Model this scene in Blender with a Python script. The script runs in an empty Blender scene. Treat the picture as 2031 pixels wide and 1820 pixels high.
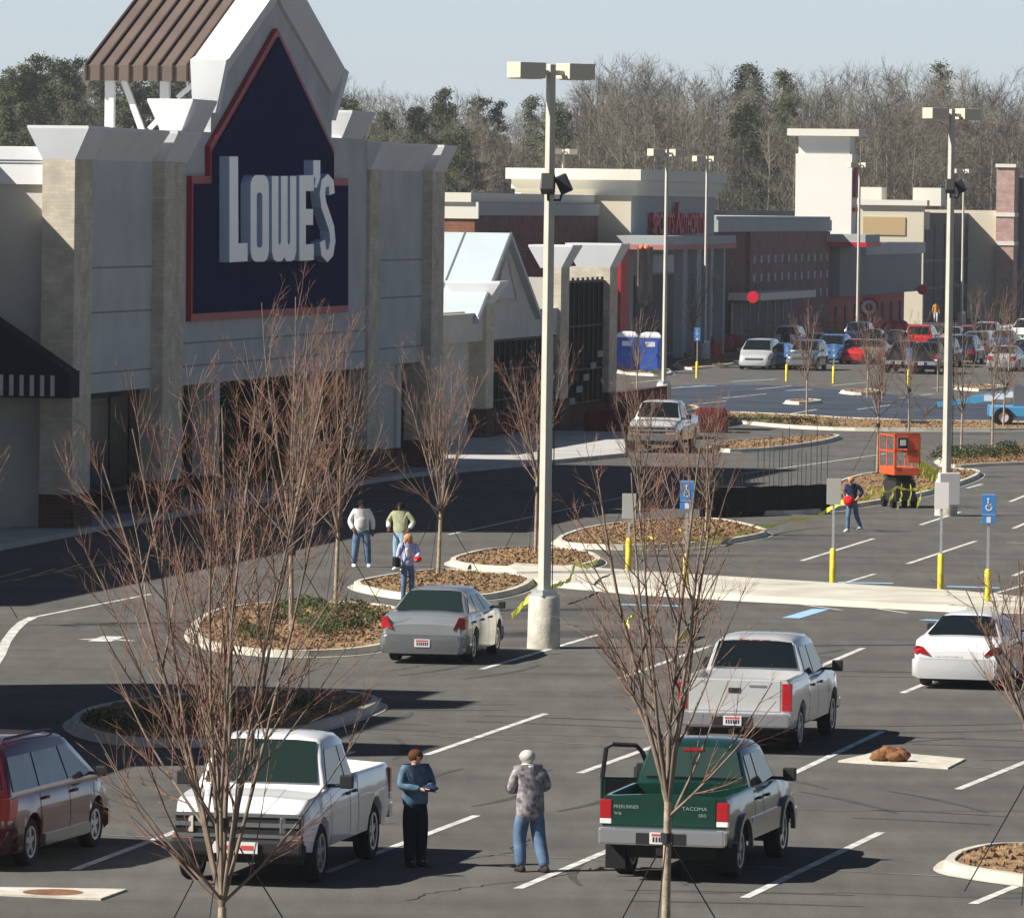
import bpy, bmesh, math, random
from mathutils import Vector, Matrix
R = math.radians
sc = bpy.context.scene
col = sc.collection
rnd = random.Random(7)

# ------------------------------------------------------------------ camera
H, F, ROLL = 9.5, 13500.0, 0.013
PITCH = math.atan(505.0 / F)
CX, CY = 1015.5, 910.0
fw = Vector((0, math.cos(PITCH), -math.sin(PITCH)))
u0 = Vector((0, math.sin(PITCH), math.cos(PITCH)))
r0 = Vector((1, 0, 0))
rt = r0 * math.cos(ROLL) + u0 * math.sin(ROLL)
up = u0 * math.cos(ROLL) - r0 * math.sin(ROLL)
cd = bpy.data.cameras.new('camera')
cam = bpy.data.objects.new('camera', cd)
col.objects.link(cam)
m3 = Matrix((rt, up, -fw)).transposed()
cam.matrix_world = Matrix.Translation((0, 0, H)) @ m3.to_4x4()
cd.sensor_width = 36
cd.lens = 36 * F / 2031.0
cd.clip_start = 1
cd.clip_end = 6000
sc.camera = cam

def ray(x, y):
    return fw * F + rt * (x - CX) + up * (CY - y)
def G(x, y, z=0.0):
    """ground point (height z) seen at photo position x, y"""
    d = ray(x, y); t = (z - H) / d.z
    p = Vector((0, 0, H)) + d * t
    return Vector((p.x, p.y, z))
def hz(x):
    return 405 + (x - CX) * ROLL
def D(y, x=1015):
    return F * H / (y - hz(x))
def ppm(x, y):
    return (y - hz(x)) / H
def atd(x, y, dist):
    d = ray(x, y)
    return Vector((0, 0, H)) + d * (dist / d.y)

# ------------------------------------------------------------------ helpers
def tag(o, label=None, cat=None, group=None, kind=None):
    if label: o['label'] = label
    if cat: o['category'] = cat
    if group: o['group'] = group
    if kind: o['kind'] = kind
    return o
def empty(name, loc=(0, 0, 0), rz=0, label=None, cat=None, group=None):
    o = bpy.data.objects.new(name, None)
    o.empty_display_size = .2
    col.objects.link(o)
    o.location = loc; o.rotation_euler = (0, 0, rz)
    return tag(o, label, cat, group)
def copy_tree(o, parent=None):
    c = o.copy(); col.objects.link(c); c.parent = parent
    for ch in list(o.children):
        copy_tree(ch, c)
    return c

class MB:
    def __init__(s):
        s.v = []; s.f = []; s.m = []
    def add(s, vs, fs, mi=0):
        b = len(s.v)
        s.v += [tuple(p) for p in vs]
        for f in fs:
            s.f.append([i + b for i in f]); s.m.append(mi)
        return s
    def box(s, x0, x1, y0, y1, z0, z1, mi=0, M=None):
        vs = [Vector(p) for p in ((x0,y0,z0),(x1,y0,z0),(x1,y1,z0),(x0,y1,z0),(x0,y0,z1),(x1,y0,z1),(x1,y1,z1),(x0,y1,z1))]
        if M: vs = [M @ p for p in vs]
        return s.add(vs, [(0,3,2,1),(4,5,6,7),(0,1,5,4),(1,2,6,5),(2,3,7,6),(3,0,4,7)], mi)
    def flare(s, x0, x1, y0, y1, z0, z1, e, mi=0, lip=.08, ex=None):
        ex = e if ex is None else ex
        L = [(0, z0), (1, z1), (1, z1 + lip)]
        vs = []
        for k, z in L:
            vs += [(x0-k*ex,y0-k*e,z),(x1+k*ex,y0-k*e,z),(x1+k*ex,y1+k*e,z),(x0-k*ex,y1+k*e,z)]
        fs = [(3,2,1,0),(8,9,10,11)]
        for r in (0, 4):
            for i in range(4):
                j = (i+1) % 4
                fs.append((r+i, r+j, r+4+j, r+4+i))
        return s.add(vs, fs, mi)
    def prism(s, pts, a, b, axis='y', mi=0):
        """polygon pts (p,q) extruded a..b along axis"""
        def mk(p, q, t):
            return {'y': (p, t, q), 'x': (t, p, q), 'z': (p, q, t)}[axis]
        n = len(pts)
        vs = [mk(p, q, a) for p, q in pts] + [mk(p, q, b) for p, q in pts]
        fs = [list(range(n)), list(range(2*n-1, n-1, -1))]
        for i in range(n):
            j = (i+1) % n
            fs.append((i, i+n, j+n, j))
        return s.add(vs, fs, mi)
    def ringprism(s, outer, inner, a, b, axis='y', mi=0):
        n = len(outer)
        def mk(p, q, t):
            return {'y': (p, t, q), 'x': (t, p, q), 'z': (p, q, t)}[axis]
        vs = [mk(p,q,a) for p,q in outer]+[mk(p,q,a) for p,q in inner]+[mk(p,q,b) for p,q in outer]+[mk(p,q,b) for p,q in inner]
        fs = []
        for i in range(n):
            j = (i+1) % n
            fs += [(i,j,n+j,n+i),(2*n+i,3*n+i,3*n+j,2*n+j),(i,2*n+i,2*n+j,j),(n+i,n+j,3*n+j,3*n+i)]
        return s.add(vs, fs, mi)
    def tube(s, pts, rad, n=6, mi=0, cap=True):
        pts = [Vector(p) for p in pts]
        if not isinstance(rad, (list, tuple)): rad = [rad]*len(pts)
        vs = []; fs = []
        ref = None
        for i, p in enumerate(pts):
            t = (pts[min(i+1, len(pts)-1)] - pts[max(i-1, 0)])
            if t.length < 1e-9: t = Vector((0,0,1))
            t.normalize()
            if ref is None:
                ref = t.orthogonal().normalized()
            else:
                ref = (ref - t*ref.dot(t))
                ref = ref.normalized() if ref.length > 1e-6 else t.orthogonal().normalized()
            b = t.cross(ref)
            for k in range(n):
                a = 2*math.pi*k/n
                vs.append(p + (ref*math.cos(a) + b*math.sin(a))*rad[i])
        for i in range(len(pts)-1):
            for k in range(n):
                k2 = (k+1) % n
                fs.append((i*n+k, i*n+k2, (i+1)*n+k2, (i+1)*n+k))
        if cap:
            fs.append(list(range(n))[::-1]); fs.append([(len(pts)-1)*n+k for k in range(n)])
        return s.add(vs, fs, mi)
    def lathe(s, prof, n=24, axis='z', c=(0,0,0), mi=0, close=False):
        """prof list of (r, h)"""
        vs = []; fs = []
        for r, h in prof:
            for k in range(n):
                a = 2*math.pi*k/n
                x, y = r*math.cos(a), r*math.sin(a)
                p = {'z': (x,y,h), 'y': (x,h,y), 'x': (h,x,y)}[axis]
                vs.append((p[0]+c[0], p[1]+c[1], p[2]+c[2]))
        m = len(prof)
        rng = range(m if close else m-1)
        for i in rng:
            i2 = (i+1) % m
            for k in range(n):
                k2 = (k+1) % n
                fs.append((i*n+k, i*n+k2, i2*n+k2, i2*n+k))
        if not close:
            if prof[0][0] > 1e-4: fs.append(list(range(n))[::-1])
            if prof[-1][0] > 1e-4: fs.append([(m-1)*n+k for k in range(n)])
        return s.add(vs, fs, mi)
    def loft(s, rings, mi=0, cap=True, closed=True):
        n = len(rings[0]); vs = []; fs = []
        for r in rings: vs += r
        for i in range(len(rings)-1):
            for k in range(n if closed else n-1):
                k2 = (k+1) % n
                fs.append((i*n+k, i*n+k2, (i+1)*n+k2, (i+1)*n+k))
        if cap:
            fs.append(list(range(n))[::-1]); fs.append([(len(rings)-1)*n+k for k in range(n)])
        return s.add(vs, fs, mi)
    def ball(s, c, r, n=8, m=6, jit=0, mi=0):
        if not isinstance(r, (tuple, list)): r = (r, r, r)
        vs = []; fs = []
        for i in range(1, m):
            th = math.pi*i/m
            for k in range(n):
                a = 2*math.pi*k/n
                j = 1 + (rnd.random()-.5)*jit
                vs.append((c[0]+r[0]*j*math.sin(th)*math.cos(a), c[1]+r[1]*j*math.sin(th)*math.sin(a), c[2]+r[2]*j*math.cos(th)))
        vs.append((c[0],c[1],c[2]+r[2])); vs.append((c[0],c[1],c[2]-r[2]))
        t = len(vs)-2
        for i in range(m-2):
            for k in range(n):
                k2 = (k+1) % n
                fs.append((i*n+k, (i+1)*n+k, (i+1)*n+k2, i*n+k2))
        for k in range(n):
            k2 = (k+1) % n
            fs.append((t, k, k2)); fs.append((t+1, (m-2)*n+k2, (m-2)*n+k))
        return s.add(vs, fs, mi)
    def mesh(s, name, mats, smooth=None, bevel=0, seg=2, norm=True):
        me = bpy.data.meshes.new(name)
        me.from_pydata(s.v, [], s.f)
        if not isinstance(mats, (list, tuple)): mats = [mats]
        for m in mats: me.materials.append(m)
        me.polygons.foreach_set('material_index', s.m)
        if norm or bevel or smooth:
            bm = bmesh.new(); bm.from_mesh(me)
            if norm: bmesh.ops.recalc_face_normals(bm, faces=bm.faces)
            if bevel:
                es = [e for e in bm.edges if len(e.link_faces) == 2 and e.calc_face_angle(0) > R(25)]
                bmesh.ops.bevel(bm, geom=es, offset=bevel, segments=seg, profile=.6, affect='EDGES', clamp_overlap=True)
            if smooth:
                for f in bm.faces: f.smooth = True
                for e in bm.edges:
                    e.smooth = not (len(e.link_faces) == 2 and e.calc_face_angle(0) > R(smooth))
            bm.to_mesh(me); bm.free()
        me.update()
        return me
    def build(s, name, mats, parent=None, smooth=None, bevel=0, seg=2, norm=True, loc=None, rz=None):
        o = bpy.data.objects.new(name, s.mesh(name, mats, smooth, bevel, seg, norm))
        col.objects.link(o)
        if parent: o.parent = parent
        if loc is not None: o.location = loc
        if rz is not None: o.rotation_euler = (0, 0, rz)
        return o

# ------------------------------------------------------------------ materials
def mat(name, c, rough=.7, metal=0, var=0, vscale=3, bump=0, bscale=20, spec=None, coat=0, c2=None, detail=4, world=False, trans=0):
    m = bpy.data.materials.new(name); m.use_nodes = True
    nt = m.node_tree; N = nt.nodes; L = nt.links
    b = N['Principled BSDF']
    b.inputs['Base Color'].default_value = (*c, 1)
    b.inputs['Roughness'].default_value = rough
    b.inputs['Metallic'].default_value = metal
    if spec is None: spec = .12 if rough > .65 else (.3 if rough > .4 else .5)
    b.inputs['Specular IOR Level'].default_value = spec
    if coat:
        b.inputs['Coat Weight'].default_value = coat
        b.inputs['Coat Roughness'].default_value = .05
    tc = N.new('ShaderNodeTexCoord')
    src = tc.outputs['Object']
    if world:
        geo = N.new('ShaderNodeNewGeometry'); src = geo.outputs['Position']
    if var or c2:
        n = N.new('ShaderNodeTexNoise'); n.inputs['Scale'].default_value = vscale; n.inputs['Detail'].default_value = detail
        L.new(src, n.inputs['Vector'])
        r = N.new('ShaderNodeValToRGB')
        lo = c2 if c2 else tuple(x*(1-var) for x in c)
        hi = c if c2 else tuple(min(1, x*(1+var)) for x in c)
        r.color_ramp.elements[0].position = .32; r.color_ramp.elements[0].color = (*lo, 1)
        r.color_ramp.elements[1].position = .68; r.color_ramp.elements[1].color = (*hi, 1)
        L.new(n.outputs['Fac'], r.inputs['Fac'])
        L.new(r.outputs['Color'], b.inputs['Base Color'])
    if bump:
        n2 = N.new('ShaderNodeTexNoise'); n2.inputs['Scale'].default_value = bscale; n2.inputs['Detail'].default_value = 4
        L.new(src, n2.inputs['Vector'])
        bp = N.new('ShaderNodeBump'); bp.inputs['Strength'].default_value = bump; bp.inputs['Distance'].default_value = .03
        L.new(n2.outputs['Fac'], bp.inputs['Height']); L.new(bp.outputs['Normal'], b.inputs['Normal'])
    return m

def brick(name, c1, c2, mortar, scale=1.0, bw=.3, rh=.1, var=.25):
    """brick wall in the building's own axes"""
    m = bpy.data.materials.new(name); m.use_nodes = True
    nt = m.node_tree; N = nt.nodes; L = nt.links
    b = N['Principled BSDF']; b.inputs['Roughness'].default_value = .9; b.inputs['Specular IOR Level'].default_value = .1
    tc = N.new('ShaderNodeTexCoord'); sp = N.new('ShaderNodeSeparateXYZ'); L.new(tc.outputs['Object'], sp.inputs[0])
    ad = N.new('ShaderNodeMath'); L.new(sp.outputs['X'], ad.inputs[0]); L.new(sp.outputs['Y'], ad.inputs[1])
    cb = N.new('ShaderNodeCombineXYZ'); L.new(ad.outputs[0], cb.inputs['X']); L.new(sp.outputs['Z'], cb.inputs['Y'])
    t = N.new('ShaderNodeTexBrick'); L.new(cb.outputs[0], t.inputs['Vector'])
    t.inputs['Color1'].default_value = (*c1, 1); t.inputs['Color2'].default_value = (*c2, 1); t.inputs['Mortar'].default_value = (*mortar, 1)
    t.inputs['Scale'].default_value = scale; t.inputs['Brick Width'].default_value = bw; t.inputs['Row Height'].default_value = rh
    t.inputs['Mortar Size'].default_value = .008
    n = N.new('ShaderNodeTexNoise'); n.inputs['Scale'].default_value = 1.3; n.inputs['Detail'].default_value = 5
    L.new(tc.outputs['Object'], n.inputs['Vector'])
    mr = N.new('ShaderNodeMapRange'); mr.inputs['From Min'].default_value = .3; mr.inputs['From Max'].default_value = .7
    mr.inputs['To Min'].default_value = 1-var; mr.inputs['To Max'].default_value = 1+var*.4
    L.new(n.outputs['Fac'], mr.inputs['Value'])
    mx = N.new('ShaderNodeVectorMath'); mx.operation = 'SCALE'
    L.new(t.outputs['Color'], mx.inputs[0]); L.new(mr.outputs[0], mx.inputs['Scale'])
    L.new(mx.outputs[0], b.inputs['Base Color'])
    return m

def asphalt():
    m = bpy.data.materials.new('asphalt'); m.use_nodes = True
    nt = m.node_tree; N = nt.nodes; L = nt.links
    b = N['Principled BSDF']; b.inputs['Roughness'].default_value = 1; b.inputs['Specular IOR Level'].default_value = .04
    g = N.new('ShaderNodeNewGeometry')
    # paver lanes run along the lot, wide soft tone bands
    mp = N.new('ShaderNodeMapping'); mp.inputs['Rotation'].default_value = (0, 0, R(-79+90)); mp.inputs['Scale'].default_value = (.10, .5, 1)
    L.new(g.outputs['Position'], mp.inputs['Vector'])
    n1 = N.new('ShaderNodeTexNoise'); n1.inputs['Scale'].default_value = .9; n1.inputs['Detail'].default_value = 6; n1.inputs['Roughness'].default_value = .6
    L.new(mp.outputs[0], n1.inputs['Vector'])
    n2 = N.new('ShaderNodeTexNoise'); n2.inputs['Scale'].default_value = .16; n2.inputs['Detail'].default_value = 5
    L.new(g.outputs['Position'], n2.inputs['Vector'])
    n3 = N.new('ShaderNodeTexNoise'); n3.inputs['Scale'].default_value = 45; n3.inputs['Detail'].default_value = 3
    L.new(g.outputs['Position'], n3.inputs['Vector'])
    mp4 = N.new('ShaderNodeMapping'); mp4.inputs['Scale'].default_value = (1.1, .16, 1); mp4.inputs['Rotation'].default_value = (0, 0, R(9))
    L.new(g.outputs['Position'], mp4.inputs['Vector'])
    n4 = N.new('ShaderNodeTexNoise'); n4.inputs['Scale'].default_value = 1.6; n4.inputs['Detail'].default_value = 8; n4.inputs['Roughness'].default_value = .65
    L.new(mp4.outputs[0], n4.inputs['Vector'])
    def ramp(n, lo, hi, a=.3, c=.7):
        r = N.new('ShaderNodeMapRange'); r.inputs['From Min'].default_value = a; r.inputs['From Max'].default_value = c
        r.inputs['To Min'].default_value = lo; r.inputs['To Max'].default_value = hi
        L.new(n.outputs['Fac'], r.inputs['Value']); return r
    def mul(a, c):
        k = N.new('ShaderNodeMath'); k.operation = 'MULTIPLY'; L.new(a.outputs[0], k.inputs[0]); L.new(c.outputs[0], k.inputs[1]); return k
    n5 = N.new('ShaderNodeTexVoronoi'); n5.inputs['Scale'].default_value = .22; n5.inputs['Randomness'].default_value = 1
    L.new(g.outputs['Position'], n5.inputs['Vector'])
    st = N.new('ShaderNodeMapRange'); st.inputs['From Min'].default_value = .02; st.inputs['From Max'].default_value = .13
    st.inputs['To Min'].default_value = .8; st.inputs['To Max'].default_value = 1.0
    L.new(n5.outputs['Distance'], st.inputs['Value'])
    f = mul(st, mul(mul(ramp(n1, .84, 1.14), ramp(n2, .92, 1.08)), mul(ramp(n3, .7, 1.3), ramp(n4, .86, 1.15))))
    v = N.new('ShaderNodeVectorMath'); v.operation = 'SCALE'; v.inputs[0].default_value = ASPH
    L.new(f.outputs[0], v.inputs['Scale']); L.new(v.outputs[0], b.inputs['Base Color'])
    bp = N.new('ShaderNodeBump'); bp.inputs['Strength'].default_value = .35; bp.inputs['Distance'].default_value = .01
    L.new(n3.outputs['Fac'], bp.inputs['Height']); L.new(bp.outputs['Normal'], b.inputs['Normal'])
    return m

ASPH = (.106, .102, .096)
M = {}
M['asphalt'] = asphalt()
M['concrete'] = mat('concrete', (.50, .47, .40), .85, var=.16, vscale=.8, bump=.3, bscale=15, world=True)
M['walk'] = mat('walk_concrete', (.42, .41, .39), .85, var=.12, vscale=.5, world=True)
M['paint_white'] = mat('worn_white_paint', (.70, .69, .66), .7, c2=(.33, .33, .315), vscale=3, detail=8, world=True)
M['paint_thin'] = mat('faded_line_paint', (.26, .255, .24), .8, c2=(.12, .118, .11), vscale=1.2, detail=8, world=True)
M['paint_blue'] = mat('blue_line_paint', (.22, .45, .68), .7, c2=(.35, .5, .62), vscale=1.5, world=True)
M['paint_yellow'] = mat('yellow_paint', (.75, .60, .05), .6, var=.15, vscale=4)
M['fire_yellow'] = mat('fire_lane_paint', (.45, .38, .15), .7, var=.2, vscale=2, world=True)
M['straw'] = mat('pine_straw', (.33, .22, .125), .95, c2=(.18, .115, .065), vscale=5, detail=8, bump=1, bscale=25, world=True)
M['strawface'] = mat('pine_straw_tufts', (.42, .22, .095), .95, c2=(.20, .10, .04), vscale=3, world=True)
M['soil'] = mat('dry_ground', (.17, .13, .085), .95, c2=(.10, .085, .05), vscale=.05, world=True, detail=8)
M['litter'] = mat('woodland_floor', (.125, .10, .075), 1, c2=(.06, .055, .042), vscale=.12, world=True, detail=9)
M['bark'] = mat('young_bark', (.34, .27, .20), .85, var=.3, vscale=9, detail=5, bump=.3, bscale=30)
M['branch'] = mat('branch_bark', (.20, .155, .12), .85, var=.35, vscale=4)
M['twig'] = mat('reddish_twigs', (.195, .105, .075), .8, var=.35, vscale=3)
M['fbark'] = mat('grey_forest_bark', (.23, .205, .165), .9, var=.4, vscale=.6)
M['ftwig'] = mat('forest_twigs', (.165, .148, .118), .9, var=.4, vscale=.4)
M['pine'] = mat('pine_needles', (.072, .085, .042), .8, var=.5, vscale=.35)
M['pinebark'] = mat('pine_bark', (.14, .10, .075), .9, var=.3, vscale=1)
M['shrub'] = mat('shrub_leaves', (.065, .082, .032), .7, var=.4, vscale=5)
M['goldshrub'] = mat('golden_bush_leaves', (.34, .21, .06), .8, c2=(.15, .13, .04), vscale=3)
M['galv'] = mat('galvanised_steel', (.52, .53, .54), .45, metal=.6, var=.1, vscale=8)
M['pole'] = mat('pole_cream_paint', (.50, .48, .41), .5, var=.07, vscale=2)
M['fixture'] = mat('fixture_bronze', (.60, .54, .42), .45)
M['darkmetal'] = mat('dark_metal', (.03, .03, .032), .5)
M['lens'] = mat('lamp_glass', (.5, .5, .48), .2)
M['basecon'] = mat('cast_concrete', (.62, .58, .50), .85, c2=(.42, .39, .33), vscale=3, detail=7, bump=.4, bscale=14)
M['tape'] = mat('yellow_tape', (.85, .84, .10), .5)
M['rubber'] = mat('tyre_rubber', (.018, .018, .019), .75)
M['rim'] = mat('alloy_rim', (.55, .56, .58), .3, metal=.8)
M['rimdark'] = mat('rim_gap', (.03, .03, .03), .6)
def glassmat(name, c, rough=.06):
    m = mat(name, c, rough, spec=.5, coat=0, bump=.25, bscale=1.3); return m
M['glass'] = glassmat('car_window_glass', (.006, .009, .010))
M['glassg'] = glassmat('green_window_glass', (.012, .024, .020))
M['blacktrim'] = mat('black_trim', (.02, .02, .021), .55)
M['chrome'] = mat('bumper_chrome', (.62, .62, .63), .22, metal=.85)
M['plate'] = mat('plate_white', (.72, .68, .66), .5)
M['platered'] = mat('plate_red', (.55, .08, .07), .5)
M['tail'] = mat('tail_lamp_red', (.36, .008, .012), .25, coat=.4)
M['reverse'] = mat('reverse_lamp', (.72, .70, .68), .2, coat=.5)
M['head'] = mat('head_lamp', (.40, .37, .32), .12, coat=.8)
M['amber'] = mat('amber_lamp', (.42, .20, .10), .2, coat=.5)
def paint(name, c, metal=.3, rough=.24):
    return mat(name, c, rough, metal=metal, coat=.8, var=.03, vscale=1.5)
M['silver'] = paint('silver_paint', (.38, .40, .41), .5)
M['lsilver'] = paint('light_silver_paint', (.66, .66, .65), .4)
M['white'] = paint('white_paint', (.80, .80, .80), 0, .3)
M['green'] = paint('green_paint', (.003, .042, .028), .2)
M['champ'] = paint('grey_cladding', (.15, .15, .14), .4)
M['maroon'] = paint('maroon_paint', (.075, .006, .010), .3)
M['red'] = paint('red_paint', (.60, .02, .02), .1)
M['navy'] = paint('navy_paint', (.025, .04, .08), .3)
M['black'] = paint('black_paint', (.02, .021, .025), .2)
M['greymet'] = paint('grey_paint', (.20, .21, .22), .5)
M['blue'] = paint('blue_paint', (.08, .18, .40), .3)
M['tan'] = paint('tan_paint', (.42, .36, .27), .4)
# ------------------------------------------------------------------ light
LX, LY, LZ = 1.0, .34, -.92
SUN = Vector((-LX, -LY, -LZ)).normalized()
elev = math.asin(SUN.z); azim = math.atan2(SUN.x, SUN.y)
w = bpy.data.worlds.new('World'); sc.world = w; w.use_nodes = True
nt = w.node_tree; bg = nt.nodes['Background']
sky = nt.nodes.new('ShaderNodeTexSky'); sky.sky_type = 'NISHITA'; sky.sun_disc = False
sky.sun_elevation = elev; sky.sun_rotation = azim
sky.air_density = 1.0; sky.dust_density = 1.2; sky.ozone_density = 2.5; sky.altitude = 300
# pale hazy band that brightens the air toward the horizon
tcw = nt.nodes.new('ShaderNodeTexCoord'); spw = nt.nodes.new('ShaderNodeSeparateXYZ')
nt.links.new(tcw.outputs['Generated'], spw.inputs[0])
rmp = nt.nodes.new('ShaderNodeValToRGB'); nt.links.new(spw.outputs['Z'], rmp.inputs['Fac'])
cr0 = rmp.color_ramp; cr0.elements[0].position = 0; cr0.elements[0].color = (14.6, 16.0, 17.2, 1)
cr0.elements[1].position = .30; cr0.elements[1].color = (.2, .4, 1.0, 1)
for p_, c_ in ((.02, (13.3, 15.4, 17.4, 1)), (.045, (12.0, 15.0, 18.4, 1)), (.10, (8.0, 10.6, 14.0, 1)), (.16, (1.2, 2.0, 3.6, 1))):
    e_ = cr0.elements.new(p_); e_.color = c_
mxw = nt.nodes.new('ShaderNodeMix'); mxw.data_type = 'RGBA'; mxw.blend_type = 'ADD'; mxw.inputs[0].default_value = 1
nt.links.new(sky.outputs[0], mxw.inputs[6]); nt.links.new(rmp.outputs[0], mxw.inputs[7])
nt.links.new(mxw.outputs[2], bg.inputs['Color'])
bg.inputs['Strength'].default_value = .0215
sd = bpy.data.lights.new('sun', 'SUN'); sd.energy = 5; sd.angle = R(.53); sd.color = (1, .95, .86)
so = bpy.data.objects.new('sun', sd); col.objects.link(so)
so.rotation_euler = SUN.to_track_quat('Z', 'Y').to_euler()
sc.view_settings.view_transform = 'Standard'; sc.view_settings.look = 'None'
sc.view_settings.exposure = .74; sc.view_settings.gamma = 1

# ------------------------------------------------------------------ polygons on the ground
def offs(poly, d):
    """offset a closed 2d polygon inward by d (poly ccw or cw)"""
    n = len(poly)
    A = sum(poly[i][0]*poly[(i+1) % n][1]-poly[(i+1) % n][0]*poly[i][1] for i in range(n))
    sg = 1 if A > 0 else -1
    out = []
    for i in range(n):
        p0, p1, p2 = Vector(poly[i-1]), Vector(poly[i]), Vector(poly[(i+1) % n])
        a = (p1-p0); b = (p2-p1)
        if a.length < 1e-6: a = b
        if b.length < 1e-6: b = a
        a.normalize(); b.normalize()
        na = Vector((-a.y, a.x))*sg; nb = Vector((-b.y, b.x))*sg
        m = na+nb
        if m.length < 1e-3: m = na
        m.normalize()
        k = d/max(.45, m.dot(na))
        out.append(p1+m*k)
    return [(p.x, p.y) for p in out]
def roundpoly(pts, it=2):
    for _ in range(it):
        q = []
        for i in range(len(pts)):
            a = Vector(pts[i]); b = Vector(pts[(i+1) % len(pts)])
            q.append(tuple(a.lerp(b, .22))); q.append(tuple(a.lerp(b, .78)))
        pts = q
    return pts
def gpoly(px):
    return [tuple(G(x, y).xy) for x, y in px]
def sheet(poly, z, name, m, parent=None, kind='structure'):
    b = MB(); b.add([(x, y, z) for x, y in poly], [list(range(len(poly)))])
    o = b.build(name, m, parent)
    for p in o.data.polygons:
        if p.normal.z < 0: p.flip()
    if kind and not parent: o['kind'] = kind
    return o
def band(b, o, i, zo, zi):
    n = len(o)
    vs = [(x, y, zo) for x, y in o]+[(x, y, zi) for x, y in i]
    b.add(vs, [(k, (k+1) % n, n+(k+1) % n, n+k) for k in range(n)])
islands = []
def island(px, name='planter_island', kerb=.17, gutter=.14, mulch=True, hgt=.15, rounds=2, tufts=1.0):
    poly = roundpoly(gpoly(px), rounds)
    b = MB()
    g0 = offs(poly, -gutter); k1 = offs(poly, .04); k2 = offs(poly, kerb)
    band(b, g0, poly, .010, .014)
    band(b, poly, k1, .014, hgt)
    band(b, k1, k2, hgt, hgt+.005)
    if mulch:
        k3 = offs(poly, kerb+.01)
        band(b, k2, k3, hgt+.005, hgt-.06)
    else:
        b.add([(x, y, hgt+.006) for x, y in k2], [list(range(len(k2)))])
    o = b.build(name, M['concrete'], norm=True); o['kind'] = 'structure'
    if mulch:
        inner = offs(poly, kerb+.005)
        mb = MB(); mb.add([(x, y, hgt-.03) for x, y in inner], [list(range(len(inner)))])
        # rough tufts of straw on the bed
        xs = [p[0] for p in inner]; ys = [p[1] for p in inner]
        nT = int(min(5200, 42*(max(xs)-min(xs))*(max(ys)-min(ys))*tufts))
        def inside(x, y):
            c = False; n = len(inner)
            for i in range(n):
                x1, y1 = inner[i]; x2, y2 = inner[(i+1) % n]
                if (y1 > y) != (y2 > y) and x < (x2-x1)*(y-y1)/(y2-y1)+x1: c = not c
            return c
        for _ in range(nT):
            x = rnd.uniform(min(xs), max(xs)); y = rnd.uniform(min(ys), max(ys))
            if not inside(x, y): continue
            a = rnd.uniform(0, 6.28); l = rnd.uniform(.03, .10); h = rnd.uniform(.01, .06)
            dx, dy = math.cos(a)*l, math.sin(a)*l
            mb.add([(x-dx, y-dy, hgt-.04), (x+dx, y+dy, hgt-.04), (x+dy*.3, y-dx*.3, hgt-.02+h)], [(0, 1, 2)])
        mo = mb.build('mulch_bed', M['straw'], o, norm=False)
        mo['kind'] = 'stuff'
        islands.append(inner)
    return o

# ground sheets
b = MB(); b.add([(-3500, -300, -.05), (3500, -300, -.05), (3500, 5500, -.05), (-3500, 5500, -.05)], [(0, 1, 2, 3)])
b.build('ground', M['soil'])['kind'] = 'structure'
b = MB(); b.add([(-60, 40, 0), (80, 40, 0), (130, 655, 0), (-60, 655, 0)], [(0, 1, 2, 3)])
b.build('parking_lot', M['asphalt'])['kind'] = 'structure'

# bluish shade over the far lot, painted as a dark sheet
M['blueshade'] = mat('shaded_asphalt', (.070, .082, .108), 1, c2=(.040, .048, .066), vscale=.3, spec=.04, world=True)
sheet(roundpoly(gpoly([(1200,772),(1420,762),(1560,764),(1700,776),(1850,790),(2090,806),(2090,840),(1700,832),(1420,818),(1200,812)]), 1), .003, 'lane_shade', M['blueshade'])
# painted lines
def stripe(b, x0, y0, x1, y1, wd=.12, z=.006):
    a, c = G(x0, y0), G(x1, y1)
    t = (c-a).normalized(); n = Vector((-t.y, t.x, 0))*wd/2
    k = max(1, int((c-a).length/2))
    b.add([(p.x, p.y, z) for p in (a-n, c-n, c+n, a+n)], [(0, 1, 2, 3)])
b = MB()
for s in [(1477,1780,1748,1650),(1027,1762,1318,1640),(645,1730,945,1617),(145,1725,452,1610),(845,1497,1082,1415),
          (1150,1533,1357,1458),(1560,1540,1750,1450),(1900,1565,2090,1488),(1930,1792,2100,1722),(955,1327,1188,1258),
          (1230,1345,1410,1280),(1530,1362,1712,1285),(1790,1374,1985,1295),(1590,1112,1733,1068),(1800,1118,1935,1073),
          (1825,1041,1905,1015),(1918,968,1948,960),(2003,995,2060,972),(2010,1048,2070,1022),(2010,1142,2080,1112),(520,1560,700,1490)]:
    stripe(b, *s, wd=.14)
for s in [(1995,1076,2090,1078),(1640,1166,1735,1138),(1440,1176,1530,1150),(1955,1182,2060,1152),(1340,1170,1455,1185),
          (1440,1178,1670,1210),(1560,1180,1800,1216)]:
    stripe(b, *s, wd=.12)
for s in [(1470,940,1755,900),(890,1060,1240,985)]:
    stripe(b, *s, wd=.12)
for s in [(1250,760,1320,752),(1340,806,1440,795),(1430,790,1520,781),(1330,770,1400,764),(1700,812,1770,803),(1780,790,1850,781),
          (1560,822,1620,812),(1500,772,1570,765),(1650,765,1720,758),(1850,770,1900,764)]:
    stripe(b, *s, wd=.13)
# curved lane line, lower left
cv = [(-30,1345),(0,1300),(12,1272),(28,1250),(45,1234),(66,1224)]
for p, q in zip(cv, cv[1:]): stripe(b, *p, *q, wd=.22)
stripe(b, 66, 1224, 300, 1178, wd=.12)
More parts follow.
